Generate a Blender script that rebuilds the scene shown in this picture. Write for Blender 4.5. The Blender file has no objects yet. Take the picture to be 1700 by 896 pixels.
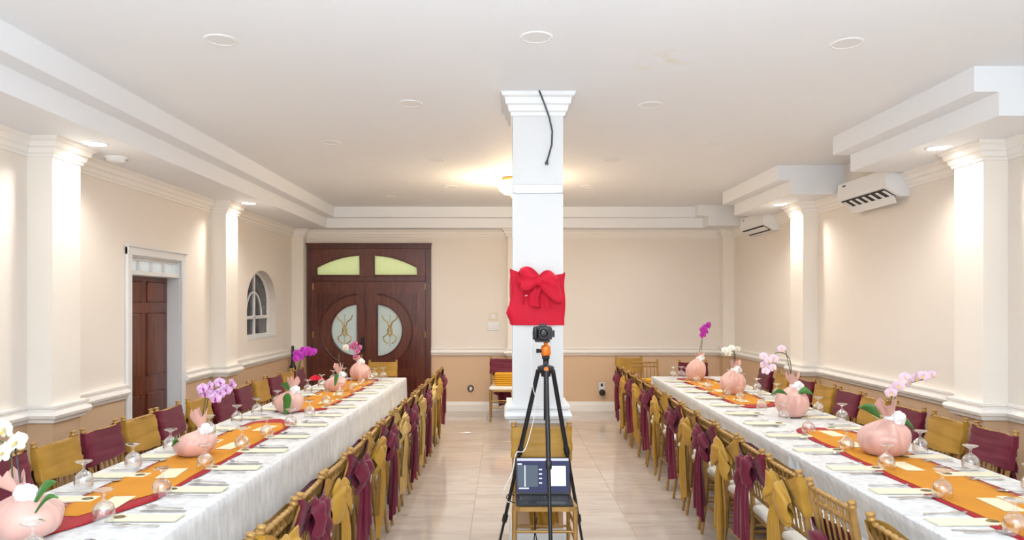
import bpy, math, random
from mathutils import Vector, Matrix
R = random.Random(7)
PI = math.pi
S = bpy.context.scene
COL = S.collection

# ------------------------------------------------------------------ camera, world, light, exposure
FPX, VX, VY, EYE = 1180.0, 838.0, 502.0, 1.70
cam = bpy.data.cameras.new('camera'); cam_o = bpy.data.objects.new('camera', cam); COL.objects.link(cam_o)
cam.sensor_width = 36.0; cam.lens = FPX / 1700 * 36
cam.shift_x = (850 - VX) / 1700; cam.shift_y = (VY - 448) / 1700
cam.clip_start = .05
cam_o.location = (0, 0, EYE); cam_o.rotation_euler = (PI/2, 0, 0)
S.camera = cam_o
W = bpy.data.worlds.new('world'); S.world = W; W.use_nodes = True
W.node_tree.nodes['Background'].inputs[0].default_value = (.95, .97, 1, 1)
W.node_tree.nodes['Background'].inputs[1].default_value = 1.0
S.view_settings.view_transform = 'Standard'; S.view_settings.look = 'None'
S.view_settings.gamma = 1; S.view_settings.use_curve_mapping = False
S.view_settings.exposure = 0.9

def area(name, loc, rot, size, power, color, shape='RECTANGLE', size_y=None, spread=PI):
    l = bpy.data.lights.new(name, 'AREA'); l.shape = shape; l.size = size
    if size_y: l.size_y = size_y
    l.energy = power; l.color = color; l.spread = spread
    o = bpy.data.objects.new(name, l); COL.objects.link(o); o.location = loc; o.rotation_euler = rot
    return o
# added fill light: two unseen panels before the closed wall behind the camera
area('added_fill_panel', (-1.55, -2.42, 1.55), (-PI/2, 0, PI), 2.6, 20, (.88, .94, 1), size_y=2.3)
area('added_fill_panel', (1.85, -2.42, 1.55), (-PI/2, 0, PI), 2.6, 20, (.88, .94, 1), size_y=2.3)
# the photographer's flash, bounced off the ceiling above the camera
area('bounce_flash', (.1, -.35, 1.95), (PI - .04, 0, 0), .5, 200, (.71, .855, 1), size_y=.5)

# ------------------------------------------------------------------ helpers
def wx(px, depth): return (px - VX) * depth / FPX
def wz(py, depth): return EYE - (py - VY) * depth / FPX
def P(px, py, depth): return Vector((wx(px, depth), depth, wz(py, depth)))

class MB:
    def __init__(self): self.v = []; self.f = []; self.m = []; self.s = []
    def add(self, vs, fs, mi=0, sm=False):
        b = len(self.v); self.v += [tuple(v) for v in vs]
        for f in fs: self.f.append(tuple(i + b for i in f)); self.m.append(mi); self.s.append(sm)
        return self
    def box(self, x0, x1, y0, y1, z0, z1, mi=0):
        vs = [(x0,y0,z0),(x1,y0,z0),(x1,y1,z0),(x0,y1,z0),(x0,y0,z1),(x1,y0,z1),(x1,y1,z1),(x0,y1,z1)]
        return self.add(vs, [(0,3,2,1),(4,5,6,7),(0,1,5,4),(1,2,6,5),(2,3,7,6),(3,0,4,7)], mi)
    def bbox(self, x0, x1, y0, y1, z0, z1, b=.005, mi=0):
        # box with chamfered edges
        vs = []; c = [(x0,x1),(y0,y1),(z0,z1)]
        for k, (zz, ins) in enumerate([(z0, b), (z0 + b, 0), (z1 - b, 0), (z1, b)]):
            a0, a1, d0, d1 = x0+ins, x1-ins, y0+ins, y1-ins
            for (p, q) in [(a0+b,d0),(a1-b,d0),(a1,d0+b),(a1,d1-b),(a1-b,d1),(a0+b,d1),(a0,d1-b),(a0,d0+b)]: vs.append((p,q,zz))
        fs = [tuple(range(7,-1,-1)), tuple(range(24,32))]
        for k in range(3):
            for i in range(8): fs.append((k*8+i, k*8+(i+1)%8, k*8+8+(i+1)%8, k*8+8+i))
        return self.add(vs, fs, mi)
    def tube(self, pts, r, n=8, mi=0, cap=True, flat=1.0):
        pts = [Vector(p) for p in pts]
        rr = r if isinstance(r, (list, tuple)) else [r] * len(pts)
        vs = []; fs = []; ref = None
        for i, p in enumerate(pts):
            t = (pts[min(i+1, len(pts)-1)] - pts[max(i-1, 0)])
            if t.length < 1e-9: t = Vector((0,0,1))
            t.normalize()
            if ref is None: ref = Vector((1,0,0)) if abs(t.x) < .8 else Vector((0,1,0))
            a = (ref - t * ref.dot(t)).normalized(); b = t.cross(a); ref = a
            for k in range(n):
                an = 2*PI*k/n; vs.append(p + a*math.cos(an)*rr[i] + b*math.sin(an)*rr[i]*flat)
        for i in range(len(pts)-1):
            for k in range(n): fs.append((i*n+k, i*n+(k+1)%n, (i+1)*n+(k+1)%n, (i+1)*n+k))
        self.add(vs, fs, mi, True)
        if cap: 
            self.add(vs[:n], [tuple(range(n-1,-1,-1))], mi); self.add(vs[-n:], [tuple(range(n))], mi)
        return self
    def lathe(self, prof, n=20, c=(0,0,0), mi=0, fn=None):
        vs = []; fs = []
        for (r, z) in prof:
            for k in range(n):
                a = 2*PI*k/n; q = fn(r, z, a) if fn else (r*math.cos(a), r*math.sin(a), z)
                vs.append((c[0]+q[0], c[1]+q[1], c[2]+q[2]))
        for i in range(len(prof)-1):
            for k in range(n): fs.append((i*n+k, i*n+(k+1)%n, (i+1)*n+(k+1)%n, (i+1)*n+k))
        return self.add(vs, fs, mi, True)
    def grid(self, fn, nu, nv, mi=0, closed=False):
        vs = [fn(u/(nu if closed else nu), v/nv) for v in range(nv+1) for u in range(nu if closed else nu+1)]
        w = nu if closed else nu+1; fs = []
        for v in range(nv):
            for u in range(nu):
                u2 = (u+1) % w if closed else u+1
                fs.append((v*w+u, v*w+u2, (v+1)*w+u2, (v+1)*w+u))
        return self.add(vs, fs, mi, True)
    def prism(self, poly, a0, a1, axis='y', mi=0):
        n = len(poly)
        def pt(p, a):
            return (p[0], a, p[1]) if axis == 'y' else ((a, p[0], p[1]) if axis == 'x' else (p[0], p[1], a))
        vs = [pt(p, a0) for p in poly] + [pt(p, a1) for p in poly]
        fs = [tuple(range(n)), tuple(range(2*n-1, n-1, -1))]
        for i in range(n): fs.append((i, i+n, (i+1) % n + n, (i+1) % n))
        return self.add(vs, fs, mi)
    def xf(self, M):
        self.v = [tuple(M @ Vector(v)) for v in self.v]; return self
    def mesh(self, name, mats):
        me = bpy.data.meshes.new(name); me.from_pydata(self.v, [], self.f)
        for m in (mats if isinstance(mats, (list, tuple)) else [mats]): me.materials.append(m)
        me.polygons.foreach_set('material_index', self.m); me.polygons.foreach_set('use_smooth', self.s)
        import bmesh
        bm = bmesh.new(); bm.from_mesh(me); bmesh.ops.recalc_face_normals(bm, faces=bm.faces); bm.to_mesh(me); bm.free()
        me.update(); return me
    def build(self, name, mats, parent=None, loc=None):
        return link(name, self.mesh(name, mats), parent, loc)

def link(name, data, parent=None, loc=None, rz=0):
    o = bpy.data.objects.new(name, data); COL.objects.link(o)
    if parent: o.parent = parent
    if loc is not None: o.location = loc
    if rz: o.rotation_euler = (0, 0, rz)
    return o
def tag(o, label=None, cat=None, group=None, kind=None):
    if label: o['label'] = label
    if cat: o['category'] = cat
    if group: o['group'] = group
    if kind: o['kind'] = kind
    return o
def thing(name, label, cat, loc=(0,0,0), rz=0, group=None):
    return tag(link(name, None, None, loc, rz), label, cat, group)
def copy_tree(o, parent=None):
    c = o.copy(); COL.objects.link(c)
    if parent: c.parent = parent
    for ch in KIDS.get(o.name, []): copy_tree(ch, c)
    return c
KIDS = {}
def index_kids(o):
    KIDS[o.name] = list(o.children)
    for c in o.children: index_kids(c)
ORD = ['first','second','third','fourth','fifth','sixth','seventh','eighth','ninth','tenth','eleventh','twelfth','thirteenth','fourteenth','fifteenth','sixteenth']

# ------------------------------------------------------------------ materials
def mat(name, col, rough=.6, metal=0., sheen=0., bump=0., bscale=60., var=0., vscale=3., spec=.5, coat=0., emit=None, estr=0., stretch=None):
    m = bpy.data.materials.new(name); m.use_nodes = True; nt = m.node_tree; b = nt.nodes['Principled BSDF']
    b.inputs['Base Color'].default_value = (*col, 1); b.inputs['Roughness'].default_value = rough
    b.inputs['Metallic'].default_value = metal; b.inputs['Sheen Weight'].default_value = sheen
    b.inputs['Specular IOR Level'].default_value = spec; b.inputs['Coat Weight'].default_value = coat
    if emit: b.inputs['Emission Color'].default_value = (*emit, 1); b.inputs['Emission Strength'].default_value = estr
    if bump or var:
        tc = nt.nodes.new('ShaderNodeTexCoord'); src = tc.outputs['Object']
        if stretch:
            mp = nt.nodes.new('ShaderNodeMapping'); mp.inputs['Scale'].default_value = stretch
            nt.links.new(src, mp.inputs[0]); src = mp.outputs[0]
        if bump:
            n = nt.nodes.new('ShaderNodeTexNoise'); n.inputs['Scale'].default_value = bscale; n.inputs['Detail'].default_value = 3
            nt.links.new(src, n.inputs['Vector'])
            bp = nt.nodes.new('ShaderNodeBump'); bp.inputs['Strength'].default_value = bump; bp.inputs['Distance'].default_value = .01
            nt.links.new(n.outputs[0], bp.inputs['Height']); nt.links.new(bp.outputs[0], b.inputs['Normal'])
        if var:
            n = nt.nodes.new('ShaderNodeTexNoise'); n.inputs['Scale'].default_value = vscale; n.inputs['Detail'].default_value = 4
            nt.links.new(src, n.inputs['Vector'])
            r = nt.nodes.new('ShaderNodeValToRGB'); e = r.color_ramp.elements
            e[0].position = .3; e[1].position = .7
            e[0].color = (*[c*(1-var) for c in col], 1); e[1].color = (*[min(1, c*(1+var)) for c in col], 1)
            nt.links.new(n.outputs[0], r.inputs[0]); nt.links.new(r.outputs[0], b.inputs['Base Color'])
    return m

def paint(name, up, low, split=.93, rough=.55):
    # two-tone wall paint: the colour changes at the chair rail
    m = bpy.data.materials.new(name); m.use_nodes = True; nt = m.node_tree; b = nt.nodes['Principled BSDF']
    g = nt.nodes.new('ShaderNodeNewGeometry'); sp = nt.nodes.new('ShaderNodeSeparateXYZ'); c = nt.nodes.new('ShaderNodeMath'); c.operation = 'GREATER_THAN'
    c.inputs[1].default_value = split
    mx = nt.nodes.new('ShaderNodeMix'); mx.data_type = 'RGBA'
    mx.inputs['A'].default_value = (*low, 1); mx.inputs['B'].default_value = (*up, 1)
    nt.links.new(g.outputs['Position'], sp.inputs[0]); nt.links.new(sp.outputs[2], c.inputs[0]); nt.links.new(c.outputs[0], mx.inputs['Factor'])
    n = nt.nodes.new('ShaderNodeTexNoise'); n.inputs['Scale'].default_value = 1.2; n.inputs['Detail'].default_value = 3
    hs = nt.nodes.new('ShaderNodeHueSaturation'); mr = nt.nodes.new('ShaderNodeMapRange')
    mr.inputs['To Min'].default_value = .97; mr.inputs['To Max'].default_value = 1.03
    nt.links.new(g.outputs['Position'], n.inputs['Vector']); nt.links.new(n.outputs[0], mr.inputs[0]); nt.links.new(mr.outputs[0], hs.inputs['Value'])
    nt.links.new(mx.outputs['Result'], hs.inputs['Color']); nt.links.new(hs.outputs[0], b.inputs['Base Color'])
    b.inputs['Roughness'].default_value = rough
    return m

def wood(name, c0, c1, rough=.3, scale=3., along='z', coat=.3):
    m = bpy.data.materials.new(name); m.use_nodes = True; nt = m.node_tree; b = nt.nodes['Principled BSDF']
    tc = nt.nodes.new('ShaderNodeTexCoord'); mp = nt.nodes.new('ShaderNodeMapping')
    mp.inputs['Scale'].default_value = (12, 12, 1) if along == 'z' else (1, 12, 12)
    n = nt.nodes.new('ShaderNodeTexNoise'); n.inputs['Scale'].default_value = scale; n.inputs['Detail'].default_value = 6; n.inputs['Distortion'].default_value = .6
    r = nt.nodes.new('ShaderNodeValToRGB'); r.color_ramp.elements[0].position = .3; r.color_ramp.elements[1].position = .72
    r.color_ramp.elements[0].color = (*c0, 1); r.color_ramp.elements[1].color = (*c1, 1)
    nt.links.new(tc.outputs['Object'], mp.inputs[0]); nt.links.new(mp.outputs[0], n.inputs['Vector']); nt.links.new(n.outputs[0], r.inputs[0])
    nt.links.new(r.outputs[0], b.inputs['Base Color']); b.inputs['Roughness'].default_value = rough; b.inputs['Coat Weight'].default_value = coat
    b.inputs['Coat Roughness'].default_value = .15
    return m

def thin_glass(name, tint=(1,1,1), base=.09, edge=.85, rough=.05):
    m = bpy.data.materials.new(name); m.use_nodes = True; nt = m.node_tree
    nt.nodes.remove(nt.nodes['Principled BSDF']); out = nt.nodes['Material Output']
    t = nt.nodes.new('ShaderNodeBsdfTransparent'); t.inputs[0].default_value = (*tint, 1)
    g = nt.nodes.new('ShaderNodeBsdfGlossy'); g.inputs['Roughness'].default_value = rough; g.inputs[0].default_value = (.95,.95,.95,1)
    lw = nt.nodes.new('ShaderNodeLayerWeight'); lw.inputs[0].default_value = .35
    mr = nt.nodes.new('ShaderNodeMapRange'); mr.inputs['To Min'].default_value = base; mr.inputs['To Max'].default_value = edge
    mx = nt.nodes.new('ShaderNodeMixShader')
    nt.links.new(lw.outputs['Facing'], mr.inputs[0]); nt.links.new(mr.outputs[0], mx.inputs[0])
    nt.links.new(t.outputs[0], mx.inputs[1]); nt.links.new(g.outputs[0], mx.inputs[2]); nt.links.new(mx.outputs[0], out.inputs[0])
    return m

def frosted(name, col, gloss=.25, bump=.3, bscale=30, stretch=(1,1,1)):
    m = bpy.data.materials.new(name); m.use_nodes = True; nt = m.node_tree
    nt.nodes.remove(nt.nodes['Principled BSDF']); out = nt.nodes['Material Output']
    t = nt.nodes.new('ShaderNodeBsdfTranslucent'); t.inputs[0].default_value = (*col, 1)
    d = nt.nodes.new('ShaderNodeBsdfPrincipled'); d.inputs['Base Color'].default_value = (*[c*.8 for c in col], 1); d.inputs['Roughness'].default_value = gloss
    tc = nt.nodes.new('ShaderNodeTexCoord'); mp = nt.nodes.new('ShaderNodeMapping'); mp.inputs['Scale'].default_value = stretch
    n = nt.nodes.new('ShaderNodeTexNoise'); n.inputs['Scale'].default_value = bscale
    bp = nt.nodes.new('ShaderNodeBump'); bp.inputs['Strength'].default_value = bump; bp.inputs['Distance'].default_value = .01
    nt.links.new(tc.outputs['Object'], mp.inputs[0]); nt.links.new(mp.outputs[0], n.inputs['Vector']); nt.links.new(n.outputs[0], bp.inputs['Height'])
    nt.links.new(bp.outputs[0], d.inputs['Normal'])
    mx = nt.nodes.new('ShaderNodeMixShader'); mx.inputs[0].default_value = .45
    nt.links.new(t.outputs[0], mx.inputs[1]); nt.links.new(d.outputs[0], mx.inputs[2]); nt.links.new(mx.outputs[0], out.inputs[0])
    return m

M = {}
M['wall'] = paint('cream wall paint', (.83, .76, .68), (.69, .475, .30))
M['pil'] = paint('pale pilaster paint', (.88, .82, .735), (.63, .425, .26))
M['colm'] = paint('white column paint', (.72, .715, .71), (.62, .42, .26), .9)
M['trim'] = mat('ivory gloss trim', (.88, .84, .78), .35)
M['white'] = mat('white gloss paint', (.76, .76, .755), .4)
M['grout'] = mat('pale floor grout', (.46, .40, .34), .8)
M['wood'] = wood('dark mahogany', (.045, .008, .006), (.13, .024, .014), .28)
M['wood2'] = wood('red brown mahogany', (.065, .013, .007), (.17, .038, .016), .3)
M['gold_wood'] = mat('gold painted chair wood', (.40, .225, .065), .36, .35, bump=.08, bscale=40, var=.12, vscale=20)
M['cushion'] = mat('ivory chair cushion', (.82, .78, .70), .8)
M['maroon'] = mat('maroon satin', (.135, .006, .024), .5, sheen=.12, spec=.3, bump=.25, bscale=9, stretch=(1,1,.5), var=.15, vscale=6)
M['goldc'] = mat('mustard gold satin', (.41, .215, .024), .45, sheen=.08, spec=.35, bump=.3, bscale=10, stretch=(1,1,.5), var=.15, vscale=6)
M['lame'] = mat('champagne lame cloth', (.62, .44, .16), .3, .55, bump=.9, bscale=22, stretch=(1,1,.4))
M['cloth'] = mat('white damask tablecloth', (.67, .655, .635), .75, sheen=.1, bump=1.0, bscale=30, var=.14, vscale=24, stretch=(1,1,.4))
M['red'] = mat('crimson satin', (.36, .004, .012), .6, sheen=.05, spec=.2, bump=.15, bscale=9)
M['redc'] = mat('bright red satin', (.62, .010, .035), .6, sheen=.05, spec=.2, bump=.15, bscale=8)
M['orange'] = mat('amber gold table runner', (.62, .26, .035), .8, sheen=.0, spec=.1, bump=.15, bscale=25, var=.07, vscale=4)
M['card'] = mat('cream card', (.76, .69, .48), .7)
M['napkin'] = mat('pale yellow napkin', (.74, .69, .51), .8, bump=.1)
M['medal'] = mat('dark gold medallion', (.16, .10, .02), .35, .5)
M['steel'] = mat('polished cutlery steel', (.62, .61, .60), .22, 1.)
M['glass'] = thin_glass('clear goblet glass')
M['organza'] = mat('blush pink organza wrap', (.72, .41, .34), .3, sheen=.25, bump=.6, bscale=13, var=.2, vscale=8, spec=.6, stretch=(1,1,.45))
M['ribbon'] = mat('white ribbon', (.88, .87, .86), .55, sheen=.3)
M['leaf'] = mat('glossy green orchid leaf', (.045, .17, .025), .35, var=.2, vscale=10)
M['stem'] = mat('green brown orchid stem', (.10, .13, .04), .5)
M['stake'] = mat('dark stake', (.05, .07, .08), .5)
M['mag'] = mat('magenta petals', (.48, .025, .42), .6, var=.3, vscale=2.5)
M['pinkwhite'] = mat('pink and white petals', (.80, .42, .74), .6, var=.5, vscale=2.2)
M['palepink'] = mat('pale pink petals', (.84, .62, .74), .6, var=.14, vscale=2)
M['rose'] = mat('dusty pink petals', (.60, .16, .34), .6, var=.3, vscale=2)
M['whitep'] = mat('ivory white petals', (.88, .87, .78), .6, var=.05, vscale=20)
M['lipy'] = mat('yellow orchid lip', (.75, .55, .12), .5)
M['lipm'] = mat('deep magenta orchid lip', (.42, .01, .20), .5)
M['black'] = mat('black plastic', (.012, .012, .014), .4)
M['blackm'] = mat('black anodised metal', (.022, .022, .025), .35, .3)
M['grey'] = mat('dark grey metal', (.09, .09, .095), .4, .6)
M['orangem'] = mat('orange anodised metal', (.80, .20, .02), .3, .3)
M['lens'] = mat('dark lens glass', (.01, .012, .018), .08)
M['plast'] = mat('white plastic', (.84, .84, .83), .35)
M['creamp'] = mat('cream plastic', (.78, .70, .55), .4)
M['slot'] = mat('dark air slot', (.02, .02, .022), .6)
M['clear'] = thin_glass('clear plastic strip', (.97,.98,1), .18, .7, .2)
M['yellow'] = mat('folded golden yellow cloth', (.74, .36, .015), .7, bump=.1)
M['lit'] = mat('lit lamp lens', (1,1,1), .4, emit=(1, .95, .86), estr=6)
M['dome'] = mat('lit glass dome', (1,.95,.85), .3, emit=(1, .80, .50), estr=1.6)
M['unlit'] = mat('unlit lamp lens with added glow', (.74, .73, .72), .5, emit=(.9, .95, 1), estr=.03)  # these lamps are off; the faint lens glow is added
M['brass'] = mat('brass', (.55, .38, .13), .3, 1.)
M['pane_green'] = frosted('rippled pale green glass', (.86, .90, .60), bump=.8, bscale=10, stretch=(4,1,.6))
M['pane_grey'] = frosted('frosted grey blue glass', (.66, .70, .66), .3, .5, 60)
M['pane_white'] = frosted('frosted white glass', (.9, .93, .92))
M['pane_dark'] = mat('dark window glass', (.075, .08, .09), .12, var=.3, vscale=4)
M['screen_dark'] = mat('laptop screen dark window', (.01,.01,.015), .5, spec=.1, emit=(.03,.033,.075), estr=1)
M['screen_mid'] = mat('laptop screen grey panel', (.01,.01,.015), .5, spec=.1, emit=(.07,.09,.115), estr=1)
M['screen_lite'] = mat('laptop screen pale panel', (.01,.01,.015), .5, spec=.1, emit=(.62,.70,.80), estr=1)
M['screen_bar'] = mat('laptop screen lavender bar', (.01,.01,.015), .5, spec=.1, emit=(.45,.46,.68), estr=1)

def floor_tile_mat():
    m = bpy.data.materials.new('polished beige marble tile'); m.use_nodes = True; nt = m.node_tree; b = nt.nodes['Principled BSDF']
    g = nt.nodes.new('ShaderNodeNewGeometry'); oi = nt.nodes.new('ShaderNodeObjectInfo')
    mp = nt.nodes.new('ShaderNodeMapping'); mp.inputs['Scale'].default_value = (1.0, 4.5, 1)
    cx = nt.nodes.new('ShaderNodeCombineXYZ'); ml = nt.nodes.new('ShaderNodeMath'); ml.operation = 'MULTIPLY'; ml.inputs[1].default_value = 9
    nt.links.new(oi.outputs['Random'], ml.inputs[0]); nt.links.new(ml.outputs[0], cx.inputs[2]); nt.links.new(cx.outputs[0], mp.inputs['Location'])
    n = nt.nodes.new('ShaderNodeTexNoise'); n.inputs['Scale'].default_value = 1.6; n.inputs['Detail'].default_value = 5; n.inputs['Distortion'].default_value = 1.0
    r = nt.nodes.new('ShaderNodeValToRGB'); e = r.color_ramp.elements
    e[0].position = .3; e[0].color = (.50, .415, .35, 1); e[1].position = .7; e[1].color = (.60, .525, .46, 1)
    nt.links.new(g.outputs['Position'], mp.inputs[0]); nt.links.new(mp.outputs[0], n.inputs['Vector']); nt.links.new(n.outputs[0], r.inputs[0])
    nt.links.new(r.outputs[0], b.inputs['Base Color']); b.inputs['Roughness'].default_value = .09; b.inputs['Specular IOR Level'].default_value = .55
    return m
M['tile'] = floor_tile_mat()

def ceiling_mat():
    m = bpy.data.materials.new('white ceiling paint'); m.use_nodes = True; nt = m.node_tree; b = nt.nodes['Principled BSDF']
    g = nt.nodes.new('ShaderNodeNewGeometry'); mp = nt.nodes.new('ShaderNodeMapping'); mp.vector_type = 'POINT'
    # small yellowish water stain
    vs = nt.nodes.new('ShaderNodeVectorMath'); vs.operation = 'DISTANCE'; vs.inputs[1].default_value = (.93, 4.17, 3.13)
    mr = nt.nodes.new('ShaderNodeMapRange'); mr.inputs['From Min'].default_value = .28; mr.inputs['From Max'].default_value = .05
    n = nt.nodes.new('ShaderNodeTexNoise'); n.inputs['Scale'].default_value = 7
    r = nt.nodes.new('ShaderNodeValToRGB'); r.color_ramp.elements[0].position = .52; r.color_ramp.elements[1].position = .62
    mu = nt.nodes.new('ShaderNodeMath'); mu.operation = 'MULTIPLY'; mu2 = nt.nodes.new('ShaderNodeMath'); mu2.operation = 'MULTIPLY'; mu2.inputs[1].default_value = .35
    mx = nt.nodes.new('ShaderNodeMix'); mx.data_type = 'RGBA'; mx.inputs['A'].default_value = (.85, .865, .885, 1); mx.inputs['B'].default_value = (.80, .68, .42, 1)
    nt.links.new(g.outputs['Position'], vs.inputs[0]); nt.links.new(vs.outputs['Value'], mr.inputs[0]); nt.links.new(g.outputs['Position'], n.inputs['Vector'])
    nt.links.new(n.outputs[0], r.inputs[0]); nt.links.new(r.outputs[0], mu.inputs[0]); nt.links.new(mr.outputs[0], mu.inputs[1]); nt.links.new(mu.outputs[0], mu2.inputs[0])
    nt.links.new(mu2.outputs[0], mx.inputs['Factor']); nt.links.new(mx.outputs['Result'], b.inputs['Base Color'])
    b.inputs['Roughness'].default_value = .7
    return m
M['ceil'] = ceiling_mat()

# ------------------------------------------------------------------ room shell
XL, XR, YN, YB = -3.28, 3.54, -2.5, 11.13
ZC = 3.13
ZS = 2.83      # underside of the soffits
def struct(o, label=None): return tag(o, label, None, None, 'structure')

fl = MB().box(XL-.15, XR+.15, YN-.15, YB+.15, -.12, -.004).build('floor', M['grout']); struct(fl, 'polished beige marble tiled floor of the hall')
TS = .605
tile_mesh = MB().bbox(-TS/2+.0012, TS/2-.0012, -TS/2+.0012, TS/2-.0012, -.012, 0, .0012).mesh('floor_tile', M['tile'])
nx = int(math.ceil((XR-XL)/TS)); ny = int(math.ceil((YB-YN)/TS))
for j in range(ny):
    for i in range(nx):
        x = XL + TS*(i+.5); y = YB - TS*(j+.5)
        link('floor_tile', tile_mesh, fl, (x, y, 0))
c = MB().box(XL-.15, XR+.15, YN-.15, YB+.15, ZC, ZC+.1).build('ceiling', M['ceil']); struct(c, 'white painted ceiling')

def slab(ts, z0, z1, a0, a1, openings, axis='x', extra=()):
    """vertical slab running along t; openings = (t0, t1, lo(t), hi(t)); thickness a0..a1 on the other axis"""
    mb = MB(); cuts = set(ts)
    for (t0, t1, lo, hi) in openings:
        n = 1 if not callable(hi) and not callable(lo) else 28
        for k in range(n+1):
            # cosine spacing follows the curve ends closely
            u = .5 - .5*math.cos(PI*k/n) if n > 1 else k
            cuts.add(round(t0+(t1-t0)*u, 5))
    cuts = sorted(cuts)
    ev = lambda f, t: f(t) if callable(f) else f
    for t, u in zip(cuts[:-1], cuts[1:]):
        mid = (t+u)/2; op = [o for o in openings if o[0] < mid < o[1]]
        iv = []; lo0, lo1 = z0, z0
        for o in sorted(op, key=lambda o: ev(o[2], mid)):
            iv.append((lo0, lo1, ev(o[2], t), ev(o[2], u))); lo0, lo1 = ev(o[3], t), ev(o[3], u)
        iv.append((lo0, lo1, z1, z1))
        for (b0, b1, t0, t1) in iv:
            if t0-b0 < 1e-4 and t1-b1 < 1e-4: continue
            poly = [(t, b0), (u, b1), (u, t1), (t, t0)]
            mb.prism(poly, a0, a1, 'y' if axis == 'x' else 'x')
    return mb

# left wall: panelled door opening and arched window opening
DY0, DY1, DTOP = 6.21, 7.18, 2.115
WY0, WY1, WSILL, WSPR, WTOP = 9.04, 10.19, 1.235, 1.70, 2.13
wyc, wrx = (WY0+WY1)/2, (WY1-WY0)/2
arch = lambda t: WSPR + (WTOP-WSPR)*math.sqrt(max(0, 1-((t-wyc)/wrx)**2))
struct(slab([YN, YB], 0, ZC, XL-.16, XL, [(DY0, DY1, 0, DTOP), (WY0, WY1, WSILL, arch)], 'y').build('wall_left', M['wall']), 'cream and tan left wall with panelled door and arched window')
struct(slab([YN, YB], 0, ZC, XR, XR+.16, [], 'y').build('wall_right', M['wall']), 'cream and tan right wall with air conditioners')
bx = lambda px: (px-VX)/106.0
bz = lambda py: EYE-(py-VY)/106.0
DX0, DX1, DDT = bx(511), bx(716), bz(405)
struct(slab([XL-.16, XR+.16], 0, ZC, YB, YB+.16, [(DX0+.02, DX1-.02, 0, DDT-.02)], 'x').build('wall_back', M['wall']), 'cream and tan far wall with the mahogany double door')
struct(slab([XL-.16, XR+.16], 0, ZC, YN-.16, YN, [], 'x').build('wall_near', M['wall']), 'cream wall behind the camera')

# pilasters
pil_left = [(1.80, 2.12), (4.88, 5.20), (7.92, 8.26), (10.95, YB)]
pil_right = [(1.85, 2.2), (5.0, 5.32), (8.02, 8.37), (10.95, YB)]
PD = .175
tn = [0]
def trim(mb, m, label=None):
    tn[0] += 1
    return struct(mb.build('trim_%d' % tn[0], m), label)
for k, (a, b) in enumerate(pil_left): trim(MB().box(XL, XL+PD, a, b, 0, ZS), M['pil'], 'pilaster on the left wall, %s from camera' % ORD[k])
for k, (a, b) in enumerate(pil_right): trim(MB().box(XR-PD, XR, a, b, 0, ZS), M['pil'], 'pilaster on the right wall, %s from camera' % ORD[k])
BPX0, BPX1 = .046, .36
trim(MB().box(BPX0, BPX1, YB-PD, YB, 0, ZS), M['pil'], 'pilaster on the far wall behind the column')

# soffits (two-step boxes)
SLX, SRX = -2.545, 2.84
trim(MB().box(XL, SLX, YN, YB, 2.975, ZC).box(XL, SLX-.15, YN, YB, ZS, 2.975), M['ceil'], 'stepped white soffit along the left wall')
trim(MB().box(SLX, SRX, 10.61, YB, 2.975, ZC).box(SLX-.15, SRX+.15, 10.76, YB, ZS, 2.975), M['ceil'], 'stepped white soffit along the far wall')
for k, (a, b) in enumerate([(1.2, 3.05), (4.30, 6.15), (7.41, 9.26), (10.44, YB)]):
    trim(MB().box(SRX, XR, a, b, 2.975, ZC).box(SRX+.15, XR, a, b, ZS, 2.975), M['ceil'], 'stepped white soffit block over the right wall, %s from camera' % ORD[k])

def sweep(path, prof, closed=False, side=1):
    """mitred moulding: path in plan, prof = closed polygon of (outward offset, z)"""
    n = len(path); mb = MB(); P2 = [Vector((p[0], p[1])) for p in path]; rings = []
    for i in range(n):
        pa = P2[i-1] if (i > 0 or closed) else None; pb = P2[(i+1) % n] if (i < n-1 or closed) else None
        ds = []
        if pa is not None: ds.append((P2[i]-pa).normalized())
        if pb is not None: ds.append((pb-P2[i]).normalized())
        ns = [Vector((-d.y, d.x))*side for d in ds]
        if len(ns) == 2:
            m_ = (ns[0]+ns[1]); m_ = m_/m_.dot(ns[0]) if m_.length > 1e-6 else ns[0]
        else: m_ = ns[0]
        rings.append([(P2[i].x+m_.x*o, P2[i].y+m_.y*o, z) for (o, z) in prof])
    k = len(prof); vs = [v for r in rings for v in r]; fs = []
    for i in range(n if closed else n-1):
        j = (i+1) % n
        for q in range(k): fs.append((i*k+q, i*k+(q+1) % k, j*k+(q+1) % k, j*k+q))
    if not closed: fs += [tuple(range(k)), tuple(range((n-1)*k+k-1, (n-1)*k-1, -1))]
    return mb.add(vs, fs)

RAIL = [(0,.875),(.022,.875),(.028,.90),(.05,.908),(.058,.93),(.05,.95),(.03,.957),(.03,.968),(.042,.978),(.042,.995),(0,.995)]
BASE = [(0,0),(.022,0),(.022,.105),(.016,.125),(.012,.15),(0,.15)]
def crown(zt, h=.13, o=.085):
    return [(0,zt-h),(o*.14,zt-h),(o*.2,zt-h*.86),(o*.34,zt-h*.8),(o*.42,zt-h*.56),(o*.6,zt-h*.5),(o*.68,zt-h*.24),(o*.9,zt-h*.16),(o,zt-.004),(o,zt),(0,zt)]
def path_side(xw, d, pils, y0, y1):
    p = [(xw, y0)]
    for (a, b) in pils:
        if b <= y0 or a >= y1: continue
        p += [(xw, a), (xw+d, a), (xw+d, min(b, y1))]
        if b < y1 - 1e-6: p.append((xw, b))
    if p[-1][1] < y1: p.append((xw, y1))
    return p
segL = [(YN, DY0-.075), (DY1+.075, YB)]
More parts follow.
